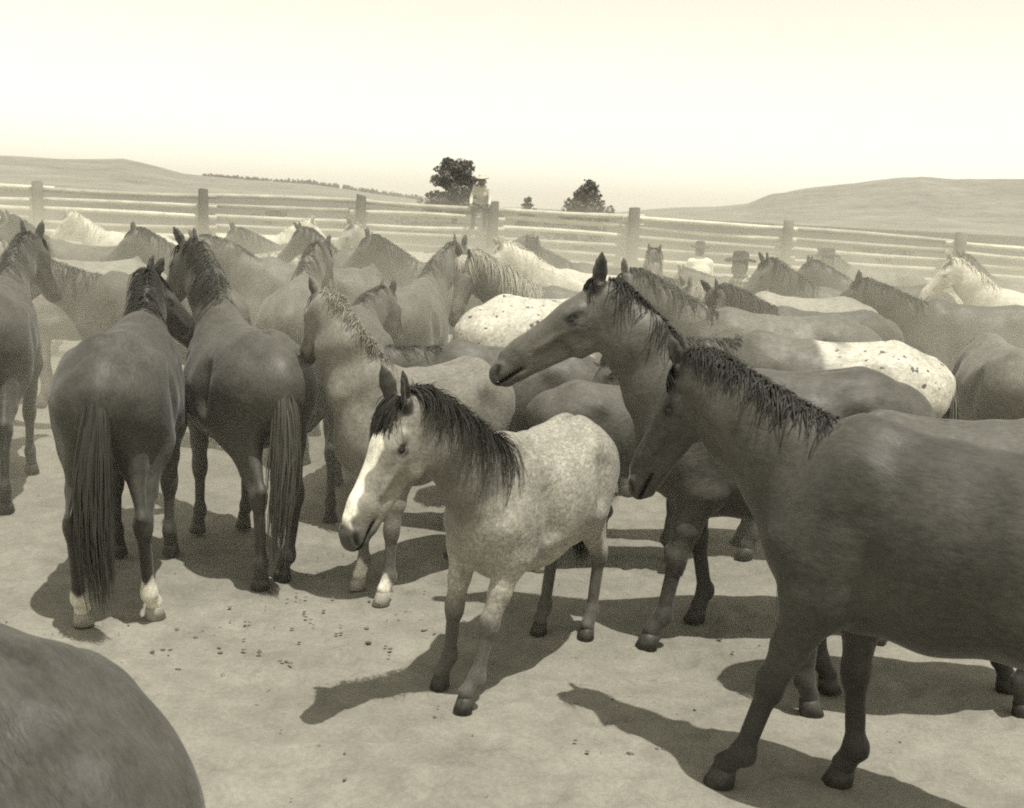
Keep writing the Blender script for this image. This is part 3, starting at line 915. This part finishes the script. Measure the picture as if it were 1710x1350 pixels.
for i in range(len(FX) - 1):
    for k in range(7):
        z0 = FT[i] - .06 - k * .252 + fr.normal(0, .026); z1 = FT[i + 1] - .06 - k * .252 + fr.normal(0, .015)
        A_ = np.array([FX[i] - .28, FY[i] + .20, z0]); B_ = np.array([FX[i + 1] + .28, FY[i + 1] + .20, z1])
        off = .045 if (i % 2) else -.01
        s = np.linspace(0, 1, 9)[:, None]
        P = A_ + (B_ - A_) * s
        P[:, 1] += off * 2.2; 
        P[:, 2] += fr.normal(-.012, .032) * np.sin(np.pi * s[:, 0]) + (0.03 if i % 2 else 0)
        P[:, 1] += fr.normal(0, .02) * np.sin(np.pi * s[:, 0])
        r_a, r_b = fr.uniform(.062, .074), fr.uniform(.050, .064)
        if fr.uniform() < .5: r_a, r_b = r_b, r_a
        rad = np.linspace(r_a, r_b, 9) * (1 + fr.normal(0, .03, 9))
        v, f = loft(tube_path(P - fo, rad, 8)); mesh_np('rail', v, f, RAIL, fence)

# ------------------------------------------------------------------ trees and brush beyond the fence
def leaf_mat(name, gv):
    return simple_mat(name, gv, .75, .35, 1.5, 0, .2)
LEAF, LEAF2, BARK = leaf_mat("pine_needles", .12), leaf_mat("sage_leaves", .12), simple_mat("bark", .07, .9, .3, 6, .02)
def clump_mesh(centres, radii, per, size, rng, flat=1.0):
    P = []
    for c, r in zip(centres, radii):
        q = rng.normal(0, 1, (per, 3)); q /= np.linalg.norm(q, axis=1, keepdims=True)
        q *= rng.uniform(.35, 1.0, (per, 1)) ** .5 * r; q[:, 2] *= flat
        P.append(c + q)
    P = np.concatenate(P); n = len(P)
    a = rng.normal(0, 1, (n, 3)); a /= np.linalg.norm(a, axis=1, keepdims=True)
    b = np.cross(a, rng.normal(0, 1, (n, 3))); b /= np.linalg.norm(b, axis=1, keepdims=True)
    s = rng.uniform(.6, 1.3, (n, 1)) * size
    V = np.stack([P - a * s, P + b * s * .55, P + a * s, P - b * s * .55], 1).reshape(-1, 3)
    return V, np.arange(n * 4).reshape(n, 4)

def pine(name, label, loc, H, W, seed, levels, per=46, size=.2, flat=.55, group=None, lean=0):
    rng = np.random.default_rng(seed)
    root = empty(name, loc); tag(root, label, 'tree', group)
    tp = [(lean * t * t, 0, t * H * .9) for t in np.linspace(-.03, 1, 8)]
    rad = np.linspace(W * .055, W * .012, 8)
    rings = tube_path(tp, rad, 8)
    C_, Rr = [], []
    Vs, Fs, base = [], [], 0
    def addp(v, f):
        nonlocal base
        Vs.append(v); Fs.append([a + base for a in f]); base += len(v)
    v, f = loft(rings); addp(v, f)
    for (t, wr, n) in levels:
        for j in range(n):
            an = j * 6.283 / n + rng.uniform(-.5, .5); rr_ = wr * W * .5 * rng.uniform(.65, 1.12)
            z0 = t * H * .92 - rr_ * .2; c = np.array([lean * t * t + rr_ * math.cos(an), rr_ * math.sin(an), t * H + rng.normal(0, .03 * H)])
            v, f = loft(tube_path([(lean * t * t, 0, z0), (lean * t * t + c[0] * .5, c[1] * .5, (z0 + c[2]) / 2 - .05), tuple(c)], [W * .018, W * .012, W * .006], 5)); addp(v, f)
            for q in range(3):
                s = (.55, .8, 1.02)[q]
                C_.append(np.array([c[0] * s, c[1] * s, z0 + (c[2] - z0) * s + rng.normal(0, .02 * H)])); Rr.append(W * rng.uniform(.085, .135))
    V = np.concatenate(Vs); Q = np.concatenate([f[0] for f in Fs]); T_ = np.concatenate([f[1] for f in Fs if len(f) > 1])
    mesh_np('trunk', V, [Q, T_], BARK, root)
    v, f = clump_mesh(C_, Rr, per, size, rng, flat)
    mesh_np('crown', v, f, LEAF, root, smooth=False)
    return root
TP = lambda px, d: ((px - 855) / 1800.0 * d * 1.0, d, 0)
pine('pine_tree', "tall round topped pine standing behind the fence left of the sitting man", TP(745, 118), 6.6, 6.0, 4,
     [(.22, 1.0, 8), (.34, 1.05, 8), (.46, .95, 8), (.60, .85, 7), (.72, .72, 7), (.84, .66, 7), (.95, .40, 5)], 60, .20)
pine('juniper_tree', "smaller ragged pointed tree standing behind the fence right of the sitting man", TP(957, 112), 4.6, 5.2, 9,
     [(.12, .95, 8), (.28, 1.0, 8), (.44, .9, 7), (.60, .62, 6), (.74, .5, 5), (.88, .3, 4), (.98, .12, 3)], 50, .19, 1.1, lean=.5)
pine('pine_sapling', "tiny conical conifer just right of the fence post beside the sitting man", TP(864, 120), 3.1, 2.4, 12,
     [(.15, 1.0, 6), (.35, .8, 6), (.55, .6, 5), (.75, .35, 4), (.95, .12, 2)], 34, .17, .7)
def bush(label, px, d, W, H, seed):
    rng = np.random.default_rng(seed); root = empty('sagebrush', TP(px, d)); tag(root, label, 'bush', "brush beyond the corral fence")
    C_ = [np.array([rng.uniform(-.5, .5) * W, rng.uniform(-.3, .3) * W, H * rng.uniform(.3, .75)]) for _ in range(9)]
    v, f = clump_mesh(C_, [H * .33] * 9, 40, H * .10, rng, .9); mesh_np('crown', v, f, LEAF2 if seed % 2 else LEAF, root, smooth=False)
    st = [loft(tube_path([(0, 0, -.05), tuple(c * np.array([.5, .5, .5])), tuple(c)], [.05, .03, .015], 5)) for c in C_]
    b0 = 0; VV, QQ, TT = [], [], []
    for v, f in st: VV.append(v); QQ.append(f[0] + b0); TT.append(f[1] + b0); b0 += len(v)
    mesh_np('trunk', np.concatenate(VV), [np.concatenate(QQ), np.concatenate(TT)], BARK, root)
for i, (px, d, W, H, lab) in enumerate([
        (950, 60, 3.4, 1.5, "wide dark bush seen through the rails below the ragged pointed tree"),
        (655, 70, 2.6, 1.2, "low bush seen through the rails left of the tall pine"),
        (700, 66, 2.2, 1.0, "small bush seen through the rails under the left side of the tall pine"),
        (905, 75, 2.4, 1.2, "low bush seen through the rails between sapling and ragged tree"),
        (1455, 62, 2.6, 1.1, "dark bush seen through the rails below the mesa"),
        (440, 80, 3.0, 1.3, "low bush seen through the rails below the left ridge"),
        (560, 75, 2.2, 1.1, "small bush seen through the rails left of the post by the pale horse head")]):
    bush(lab, px, d, W, H, i + 40)
# far wooded ridge
rng = np.random.default_rng(77)
C_, R_ = [], []
for i in range(520):
    px = rng.uniform(330, 760); az = math.radians(PX(px)); el = np.interp(px, [a for a, b in lp], [b for a, b in lp])
    r = 1150 * rng.uniform(.93, 1.02); z = (el / 1800.0) * 1150 + CAM_Z - 1
    tw = rng.uniform(.5, 1.5)
    hh = rng.uniform(.5, 5.5) * (1.0 if px > 470 else .6)
    for q in range(3):
        C_.append(np.array([r * math.sin(az), r * math.cos(az), z + hh * q / 3.0])); R_.append((1.4 - .35 * q) * tw)
v, f = clump_mesh(C_, R_, 9, 1.0, rng, 1.3)
tag(mesh_np('treeline', v, f, LEAF, smooth=False), kind='stuff', label="thin line of far trees along the left ridge")

# ------------------------------------------------------------------ clods and dung trodden into the dirt
cr = np.random.default_rng(3)
cent = np.array([(-1.0, 5.45), (-.66, 5.12), (-1.36, 5.8), (-1.1, 5.2), (-.75, 4.95), (-1.3, 4.75), (.5, 4.0), (-2.3, 4.7), (1.2, 5.4)])
CV, CF, cb = [], [], 0
ico = np.array([(0, 0, 1), (.9, 0, .3), (.28, .85, .3), (-.72, .53, .3), (-.72, -.53, .3), (.28, -.85, .3), (.72, .53, -.4), (-.28, .85, -.4), (-.9, 0, -.4), (-.28, -.85, -.4), (.72, -.53, -.4), (0, 0, -.8)])
icf = np.array([(0, 1, 2), (0, 2, 3), (0, 3, 4), (0, 4, 5), (0, 5, 1), (1, 6, 2), (2, 7, 3), (3, 8, 4), (4, 9, 5), (5, 10, 1), (6, 7, 2), (7, 8, 3), (8, 9, 4), (9, 10, 5), (10, 6, 1), (11, 7, 6), (11, 8, 7), (11, 9, 8), (11, 10, 9), (11, 6, 10)])
for i in range(330):
    if i < 110: c = cent[cr.integers(len(cent))] + cr.normal(0, .15, 2) * (1.5, .8); r = cr.uniform(.003, .013)
    else: c = np.array([cr.uniform(-4, 4), cr.uniform(1.6, 9)]); r = cr.uniform(.003, .008)
    q = ico * (r * cr.uniform(.8, 1.5), r, r * cr.uniform(.2, .4)) * cr.uniform(.75, 1.25, (12, 1))
    an = cr.uniform(0, 6.28); q[:, :2] = q[:, :2] @ np.array([(math.cos(an), -math.sin(an)), (math.sin(an), math.cos(an))])
    CV.append(q + (c[0], c[1], r * .2)); CF.append(icf + cb); cb += 12
tag(mesh_np('dirt_clods', np.concatenate(CV), np.concatenate(CF), simple_mat("dung_and_clods", .14, .95, .6, 3, 0, .1)), kind='stuff', label="scattered dark clods and dung on the trampled dirt")

# ------------------------------------------------------------------ people
def make_cloth_mat():
    mt, nt, b = new_mat("skin_and_cloth")
    at = N(nt, 'ShaderNodeAttribute', attribute_name='coat')
    ex = N(nt, 'ShaderNodeAttribute', attribute_name='extra')
    sx = N(nt, 'ShaderNodeSeparateColor'); nt.links.new(ex.outputs[0], sx.inputs[0])
    tc = N(nt, 'ShaderNodeTexCoord'); oc = tc.outputs['Object']
    sp_ = N(nt, 'ShaderNodeSeparateXYZ'); nt.links.new(oc, sp_.inputs[0])
    def bars(o):
        w = math_(nt, 'SINE', math_(nt, 'MULTIPLY', o, 95.0)); return maprange(nt, w, .0, .3, 0, 1)
    pl = math_(nt, 'MULTIPLY', math_(nt, 'ADD', bars(sp_.outputs[1]), bars(sp_.outputs[2])), .5)
    k = math_(nt, 'ADD', 1.0, math_(nt, 'MULTIPLY', math_(nt, 'SUBTRACT', math_(nt, 'MULTIPLY', pl, 2.6), .8), sx.outputs[0]))
    v = maprange(nt, noise(nt, oc, 9, 4, .6), .3, .7, .88, 1.1)
    nt.links.new(scale_col(nt, at.outputs[0], math_(nt, 'MULTIPLY', k, v)), b.inputs['Base Color'])
    b.inputs['Roughness'].default_value = .85; b.inputs['Specular IOR Level'].default_value = .2
    bump(nt, noise(nt, oc, 16, 3, .6), .5, .02, b)
    return mt
CLOTH = make_cloth_mat()
FELT_D, FELT_L = simple_mat("felt_dark", .05, .9, .2, 20), simple_mat("felt_pale", .55, .9, .15, 20)

def make_person(label, loc, heading, shirt, trousers, skin=.22, hat=None, pose='stand', scale=1.0, plaid=0, lean=0, hair=.03, arms=((10, 8), (10, 8)), group=None):
    root = empty('person', loc, R(heading), scale); tag(root, label, 'person', group)
    T = []
    A = lambda *a, **k: T.append(prim(*a, **k))
    ln = R(lean); sit = pose == 'sit'
    pel = np.array([0, 0, .93 if not sit else .09])
    def up_(x, y, z):      # torso coordinates above the pelvis
        return pel + np.array([x * math.cos(ln) + z * math.sin(ln), y, z * math.cos(ln) - x * math.sin(ln)])
    A(up_(0, -.07, 0), up_(0, .07, 0), (.11, .11), u=(0, 0, 1), k=.06, tag='trousers')
    A(up_(0, 0, .06), up_(.01, 0, .30), (.155, .11), (.175, .125), k=.06, tag='shirt')
    A(up_(.01, 0, .28), up_(0, 0, .43), (.175, .125), (.155, .10), k=.06, tag='shirt')
    A(up_(0, -.13, .44), up_(0, .13, .44), (.075, .07), u=(1, 0, 0), k=.07, tag='shirt')
    A(up_(0, 0, .44), up_(.02, 0, .58), .058, .052, k=.04, tag='skin')
    hd = up_(.03, 0, .645)
    A(hd + (0, 0, -.02), hd + (.005, 0, .03), (.075, .095), k=.04, tag='skin')
    A(hd + (.03, 0, -.06), hd + (.045, 0, -.10), (.055, .05), (.035, .035), k=.04, tag='skin')
    A(hd + (.092, 0, .0), hd + (.108, 0, -.035), .010, .016, k=.02, tag='skin')
    A(hd + (.088, -.02, -.075), hd + (.088, .02, -.075), .012, k=.012, tag='lips')
    for s in (1, -1):
        A(hd + (.0, s * .076, -.03), hd + (-.01, s * .080, .015), (.010, .02), k=.01, tag='skin')
        A(hd + (.085, s * .032, .008), hd + (.086, s * .034, .008), .014, k=.01, op=1, tag='skin')
        A(hd + (.076, s * .032, .006), hd + (.0765, s * .032, .006), .013, k=.004, tag='hair')
    A(hd + (-.03, 0, .035), hd + (.01, 0, .055), (.078, .07), k=.02, tag='hair')
    A(hd + (-.055, 0, -.03), hd + (-.045, 0, .03), (.065, .045), k=.02, tag='hair')
    for s, (fwd, bend) in zip((1, -1), arms):
        sh = up_(0, s * .19, .43)
        d1 = np.array([math.sin(R(fwd)), s * .18, -math.cos(R(fwd))]); d1 = unit(d1)
        el = sh + d1 * .29
        d2 = unit(np.array([math.sin(R(fwd + bend)), -s * .10 if bend > 30 else s * .08, -math.cos(R(fwd + bend))]))
        wr = el + d2 * .25
        A(sh, el, .060, .046, k=.05, tag='shirt'); A(el, wr, .046, .034, k=.03, tag='shirt')
        pm = wr + d2 * .085
        ac = unit(np.cross(d2, (0, 1, 0))) if abs(d2[1]) < .95 else np.array([1.0, 0, 0])
        A(wr, pm, (.030, .020), (.040, .017), u=ac, k=.02, tag='skin')
        for q in range(4):
            o_ = ac * (-.030 + .020 * q); L_ = (.070, .082, .078, .060)[q]
            b_ = pm + o_ * .9; mid = b_ + d2 * L_ * .5
            en = mid + unit(d2 + np.cross(d2, ac) * .5 * s) * L_ * .5
            A(b_, mid, .0105, .0095, k=.006, tag='skin'); A(mid, en, .0095, .008, k=.006, tag='skin')
        A(wr + d2 * .03 + ac * .03, wr + d2 * .08 + ac * .062, .013, .010, k=.012, tag='skin')
        hipj = pel + np.array([0, s * .09, -.02])
        if sit: kn, an = hipj + (.40, s * .05, -.04), hipj + (.36, s * .06, -.47)
        else: kn, an = hipj + (.02, s * .02, -.42), hipj + (-.01, s * .03, -.83)
        A(hipj, kn, .088, .060, k=.06, tag='trousers'); A(kn, an, .060, .045, k=.04, tag='trousers')
        A(an + (0, 0, .03), an + (.0, 0, -.05), .045, .042, k=.03, tag='boot')
        A(an + (-.02, 0, -.055), an + (.15, s * .02, -.062), (.042, .034), (.036, .022), k=.03, tag='boot')
    V, Q = polygonize(T, .010, smooth=1)
    X, Y, Z = V.T
    d = {}
    for p in T:
        if p.op == 0:
            q = pdist(p, X, Y, Z); d[p.tag] = np.minimum(d[p.tag], q) if p.tag in d else q
    names = list(d); k = np.argmin(np.stack([d[n_] for n_ in names]), 0)
    val = {'skin': skin, 'shirt': shirt, 'trousers': trousers, 'hair': hair, 'boot': .04, 'lips': skin * .6}
    g_ = np.array([val[n_] for n_ in names], f32)[k]
    ex = np.zeros((len(V), 3), f32); ex[:, 0] = plaid * (np.array([n_ == 'shirt' for n_ in names])[k])
    mesh_np('body', V, Q, CLOTH, root, col=np.stack([g_, g_ * .955, g_ * .82], 1), extra=ex)
    if hat:
        an = np.arange(20) * 2 * math.pi / 20; rings = []
        for (r, z) in ((.075, .0), (.17, -.012), (.178, -.004), (.172, .004), (.098, .014), (.092, .07), (.080, .115), (.05, .125), (.012, .100)):
            zz = z + (np.abs(np.sin(an)) ** 2 * .035 if r > .15 else 0)
            rings.append(np.stack([np.cos(an) * r * 1.12, np.sin(an) * r, np.full(20, z) + (np.sin(an) ** 2 * .035 if r > .15 else 0)], 1) + hd + (-.005, 0, .062))
        v, f = loft(rings); mesh_np('hat', v, f, FELT_L if hat == 'pale' else FELT_D, root)
    return root
make_person("man in pale shirt and pale hat sitting on the top rail of the fence", (-1.02, 27.95, 1.98), 262, .50, .05, hat='pale', pose='sit', lean=12, arms=((30, 30), (26, 34)))
make_person("man in bright white shirt and dark hat standing among the horses with his back turned", (3.18, 19.0, 0), 100, .80, .06, hat='dark', scale=.96, lean=10)
make_person("man in checked shirt and dark hat standing beside the white shirted man", (2.72, 13.0, 0), 200, .20, .06, hat='dark', plaid=1.0, scale=.98, lean=6, arms=((20, 55), (30, 70)))
make_person("dark haired man in white shirt leaning over beyond the herd near the fence post", (.26, 16.6, 0), 215, .72, .06, lean=24, scale=1.0, arms=((35, 30), (45, 30)))
make_person("man in dark hat and shirt half hidden behind horses near the right fence", (4.75, 16.2, 0), 190, .10, .06, hat='dark', lean=14, scale=1.0)

# ------------------------------------------------------------------ horses
NEAR = .0088
dark = dict(coat=.060, mane=.018, points=.6, head_f=.95, muzzle=.6)
bay = dict(coat=.085, mane=.02, points=.45, muzzle=.55)
brown = dict(coat=.11, mane=.03, points=.5)
grey = dict(coat=.24, mane=.10, points=.5, roan=.5, muzzle=.5)
pale = dict(coat=.42, mane=.40, points=.75, muzzle=.7, mealy=.1)
white = dict(coat=.52, mane=.6, points=.9, muzzle=.6)
def D(base, **k): return dict(base, **k)

# the pony in the middle
make_horse("pale roan pony with white blaze and dark tousled mane facing the camera", (.13, 4.80, 0), 240, .79,
    dict(coat=.31, neck_f=.54, head_f=.76, points=.30, mane=.035, roan=.9, muzzle=.28, blaze=(.10, .53, .041, .78), blaze_off=-.004,
         mane_side=1, mane_len=1.25, mane_n=460, mane_mix=.2, fore_len=.24, fore_side=-.03, mealy=.25, ear_f=.18, tail=.025, tail_sway=-.10, mane_arch=.035, mane_fly=.10),
    dict(neck=(35, 43, 40), yaw=-21, head=61, hyaw=2, hs=1.25, nl=1.12, belly=1.08, thick=1.04, legf=1.24, deep=.06, ears=(28, 30), legs={'fl': (17, 4, -.10, 0), 'fr': (8, 6, .06, 0), 'hl': (6, 6, 0, 0), 'hr': (14, 10, 0, 0)}), NEAR, 1, 1.3)
# dark horse in profile
make_horse("dark brown horse with head held high in profile above the pony's back", (1.36, 5.30, 0), 187, .97,
    D(dark, coat=.072, mane=.022, mane_side=-1, mane_n=420, fore_len=.10, neck_f=1.35, head_f=1.45, muzzle=.7, ear_f=.4),
    dict(neck=(49, 52, 48), yaw=-24, head=37, hyaw=18, hs=1.20, nl=1.06, ears=(20, 26), thick=1.06, legs={'fl': (10, 0, .05, 0), 'fr': (-12, 0, 0, 0)}), NEAR, 2, 1.3)
# right front horse
make_horse("dark horse large at the right edge, head lowered against the profile horse's neck", (1.57, 3.42, 0), 144, 1.0,
    D(dark, coat=.052, neck_f=1.55, head_f=1.2, mane=.026, mane_side=1, mane_len=.75, mane_n=460, muzzle=.8, blaze=(.50, .575, .028, .45), mane_fly=.05, mane_mix=.4),
    dict(neck=(26, 30, 28), yaw=-13, head=66, hyaw=24, hs=.95, nl=1.02, thick=.94, belly=.95, deep=.0, ears=(30, 30), legs={'fl': (16, 0, 0, 0), 'fr': (-6, 0, 0, 0)}), NEAR, 3, 1.3)
# left rumps
make_horse("dark horse seen from behind with white hind pasterns and thick tail, head turned right", (-2.01, 5.52, 0), 100, .98,
    D(dark, coat=.058, socks={'hl': .20, 'hr': .22}, tail=.045, tail_n=420, tail_len=1.0, mane_n=300, mane_len=1.0),
    dict(neck=(36, 40, 36), yaw=10, head=46, hyaw=-72, nl=.94, hs=1.0, legs={'hr': (4, 0, .07, 0), 'hl': (0, 0, -.02, 0)}), .0105, 4, 1.0)
make_horse("brown horse seen from behind with long tail, between white pasterned dark horse and dun yearling", (-1.55, 6.12, 0), 120, .96,
    D(brown, coat=.076, tail_n=420, tail=.07, tail_sway=0.0, tail_len=.94),
    dict(neck=(54, 58, 50), yaw=16, head=46, hyaw=6, nl=1.08, ears=(-8, -8), legs={'hl': (-4, 0, -.06, 0), 'hr': (2, 0, -.06, 0)}), .0105, 5, 1.0)
# light yearling facing away left
make_horse("light dun yearling with short upright mane turning its head away behind the pony", (-.46, 5.88, 0), 234, .86,
    dict(coat=.185, neck_f=1.05, mane=.20, points=.6, muzzle=.6, mealy=.3, mane_side=1, mane_len=.55, mane_n=420, socks={'fl': .16, 'fr': .16}, roan=.3),
    dict(neck=(60, 64, 56), yaw=-88, head=46, hyaw=-26, nl=1.05, thick=.88, ears=(0, -20), legs={'fl': (2, 0, 0, 0), 'fr': (-4, 0, 0, 0), 'hr': (10, 10, 0, 0)}), .0105, 6, 1.0)
make_horse("small dark horse with white hind sock, its back just above the pony's rump", (.70, 6.26, 0), 8, .78,
    D(dark, coat=.085, socks={"hl": .30, "hr": .30}), dict(neck=(20, 24, 20), yaw=20, head=50), .013, 7, .8)
make_horse("appaloosa with white spotted blanket over its rump, behind the profile head", (.30, 7.75, 0), 32, 1.04,
    dict(coat=.20, mane=.06, points=.5, blanket=(-.9, .22, .72, .52), tail=.12, roan=.4), dict(neck=(10, 14, 10), yaw=40, head=50), .0105, 8, .9)
make_horse("dark brown yearling with white sock standing crosswise just behind the pony's mane", (.0, 6.82, 0), 177, .86, D(brown, coat=.105, socks={'fl': .3}), dict(neck=(8, 10, 8), yaw=12, head=55), .0125, 41, .8)
make_horse("brown horse seen from behind in the gap between long tailed horse and dun yearling", (-1.08, 7.3, 0), 98, .93, D(brown, coat=.12), dict(neck=(26, 24, 20), yaw=-30), .016, 9, .6)
# right middle
make_horse("small dark horse whose back shows above the right front horse's back", (1.98, 4.55, 0), 6, .92, D(bay, coat=.085), dict(neck=(14, 20, 18), yaw=-25), .0105, 10, .9)
make_horse("appaloosa with white spotted rump at the right, tail towards the frame edge", (1.92, 6.62, 0), 172, .98,
    dict(coat=.15, mane=.06, points=.5, blanket=(-.9, .0, .95, .52), tail=.2, roan=.3), dict(neck=(8, 10, 10), yaw=20, head=60), .0105, 11, .9)
make_horse("dark horse at the right edge beyond the white spotted rump", (3.35, 7.3, 0), 84, .95, D(bay, coat=.19), dict(neck=(6, 6, 4), yaw=-30, head=70), .016, 12, .6)
make_horse("grey horse with long sloping neck just behind the profile horse's ears", (2.0, 8.1, 0), 181, .99, D(grey, coat=.17, mane=.06), dict(neck=(32, 36, 34), yaw=-4, head=55, nl=1.15), .0125, 13, .9)
make_horse("dark horse with thick shaggy mane drooping its head, below the checked shirt", (2.62, 9.15, 0), 196, .96, D(dark, coat=.10, mane=.09, mane_n=420, mane_side=1, mane_len=1.3), dict(neck=(36, 34, 26), yaw=12, head=66), .0125, 14, .9)
make_horse("pale dun horse whose round rump shows between two dark horses on the right", (2.75, 10.35, 0), 186, .98, D(pale, coat=.34), dict(neck=(20, 24, 20)), .016, 15, .6)
make_horse("brown horse with head up, behind the shaggy maned horse", (3.65, 11.5, 0), 184, .98, D(brown, coat=.12), dict(neck=(40, 42, 38), head=50, yaw=10), .016, 16, .6)
make_horse("dark horse in side view before the fence's right end", (4.55, 10.7, 0), 178, .97, D(dark, coat=.075), dict(neck=(28, 30, 26), head=42), .016, 17, .6)
# middle distance, centre
make_horse("brown horse with pale mane hanging over its neck and face turned to the camera", (.72, 9.2, 0), 182, 1.0, D(brown, coat=.15, mane=.42, mane_n=480, mane_side=1, mane_len=1.25), dict(neck=(34, 38, 32), yaw=30, head=66, hyaw=34, nl=1.2), .0125, 18, 1.0)
make_horse("dusty brown horse seen from behind left of the appaloosa rump", (-.92, 9.3, 0), 82, .98, D(brown, coat=.14), dict(neck=(40, 44, 40), yaw=-30), .016, 19, .7)
make_horse("palomino horse with arched neck behind the pale maned horse", (.95, 12.0, 0), 180, 1.0, D(pale, coat=.5, mane=.55), dict(neck=(36, 40, 34), yaw=8, head=55, nl=1.1), .016, 20, .6)
make_horse("dark horse facing left below the ragged tree", (1.25, 14.6, 0), 172, .97, D(bay, coat=.09), dict(neck=(30, 34, 30), head=50), .018, 22, .5)
make_horse("grey horse facing the camera with both ears up between palomino and white shirted man", (1.62, 13.0, 0), 262, .98, D(grey, coat=.22), dict(neck=(44, 50, 44), head=58), .018, 23, .5)
make_horse("dusty grey horse in side view in front of the white shirted man", (2.55, 11.6, 0), 186, .97, D(grey, coat=.18, roan=.2), dict(neck=(18, 22, 18), head=50), .018, 24, .5)
make_horse("dark horse in side view in front of the man with the dark shirt", (4.65, 13.4, 0), 180, .98, D(dark, coat=.07), dict(neck=(34, 38, 34), head=40), .018, 25, .5)
make_horse("pale horse low behind the right fence bay horses, only its back showing", (5.3, 15.0, 0), 4, .88, D(pale, coat=.6), dict(neck=(10, 12, 10)), .018, 26, .5)
make_horse("white horse with raised head at the far right edge before the fence", (6.1, 12.6, 0), 176, .99, D(white), dict(neck=(42, 46, 40), head=50), .018, 27, .5)
# middle distance, left
make_horse("dusty brown rump beyond the second horse from the left", (-1.82, 8.9, 0), 96, .97, D(brown, coat=.16), dict(neck=(44, 48, 44), yaw=-20, head=50), .016, 28, .7)
make_horse("grey horse with bowed neck facing left below the second fence post", (-2.05, 10.8, 0), 184, .99, D(grey, coat=.15, mane=.07), dict(neck=(42, 40, 24), head=62), .016, 29, .7)
make_horse("light grey horse standing in dust at the far left edge", (-4.15, 10.4, 0), 204, .98, D(grey, coat=.30, roan=.2), dict(neck=(40, 44, 40), yaw=10, head=50), .016, 30, .7)
make_horse("white horse before the fence at far left, behind the light grey one", (-5.85, 16.6, 0), 168, .98, D(white), dict(neck=(34, 38, 34)), .02, 31, .45)
make_horse("cream horse beside the white one at far left, facing right", (-4.6, 18.2, 0), 10, .98, D(white, coat=.55), dict(neck=(40, 44, 38)), .02, 32, .45)
make_horse("pale horse whose flank shows behind the upright ears of the second horse", (-4.0, 14.0, 0), 8, .93, D(pale, coat=.55), dict(neck=(20, 22, 20)), .018, 33, .5)
make_horse("dark horse with raised neck below the third fence bay", (-1.75, 13.1, 0), 158, .98, D(bay, coat=.10), dict(neck=(46, 50, 44), head=50, yaw=20), .018, 34, .5)
make_horse("pale headed grey horse looking over the herd beside the third post", (-1.35, 15.4, 0), 204, .99, D(pale, coat=.38), dict(neck=(44, 48, 42), head=50), .018, 35, .5)
make_horse("dark horse facing left beneath the tall round pine", (-.62, 12.4, 0), 178, .98, D(dark, coat=.085), dict(neck=(38, 42, 36), head=48), .018, 36, .5)
make_horse("brown horse with head up in the dust left of the second fence post", (-5.2, 13.2, 0), 175, .98, D(brown, coat=.13), dict(neck=(40, 44, 38), head=50), .018, 51, .5)
make_horse("dark horse low in the dust before the third fence bay from the left", (-3.0, 15.9, 0), 186, .97, D(dark, coat=.09), dict(neck=(30, 34, 30)), .018, 52, .5)
make_horse("dark horse facing the camera with pricked ears in front of the leaning man", (.22, 14.2, 0), 266, .98, D(dark, coat=.08), dict(neck=(42, 46, 42), head=58, ears=(-5, 0)), .018, 53, .5)
make_horse("brown horse facing right close to the fence beneath the sitting man", (-.9, 18.0, 0), 6, .97, D(brown, coat=.12), dict(neck=(34, 38, 34)), .02, 54, .45)
make_horse("dark horse in side view hiding the white shirted man's legs", (3.5, 16.6, 0), 183, .84, D(bay, coat=.09), dict(neck=(24, 26, 22)), .018, 55, .5)
make_horse("brown horse close to the fence behind the man with the dark shirt", (6.2, 18.6, 0), 176, .97, D(brown, coat=.12), dict(neck=(36, 40, 36)), .02, 56, .45)
# outside the print's own edges, the herd goes on
make_horse("dark horse seen from behind half out of the picture beyond the left rump", (-3.55, 7.3, 0), 108, .98, D(dark, coat=.085), dict(neck=(40, 44, 40), yaw=-20), .016, 42, .7)
make_horse("brown dusty horse standing between the left rumps and the light grey horse", (-2.95, 8.9, 0), 170, .97, D(brown, coat=.12), dict(neck=(20, 24, 22)), .016, 43, .7)
make_horse("brown horse far left in the dust, partly out of the picture", (-6.3, 11.6, 0), 150, .98, D(brown, coat=.14), dict(), .02, 37, .45)
make_horse("bay horse by the fence at the far right edge facing left", (7.6, 16.4, 0), 182, .97, D(bay, coat=.11), dict(), .02, 38, .45)
make_horse("dark dusty horse standing behind the light grey one at far left", (-3.2, 12.2, 0), 190, .98, D(brown, coat=.12), dict(neck=(36, 40, 36)), .018, 40, .5)
# bottom left corner: rounded back close to the camera
make_horse("dark horse whose rounded back fills the bottom left corner", (-1.08, 1.88, 0), 141, .94, D(dark, coat=.055), dict(neck=(30, 34, 30)), .0105, 39, .9)
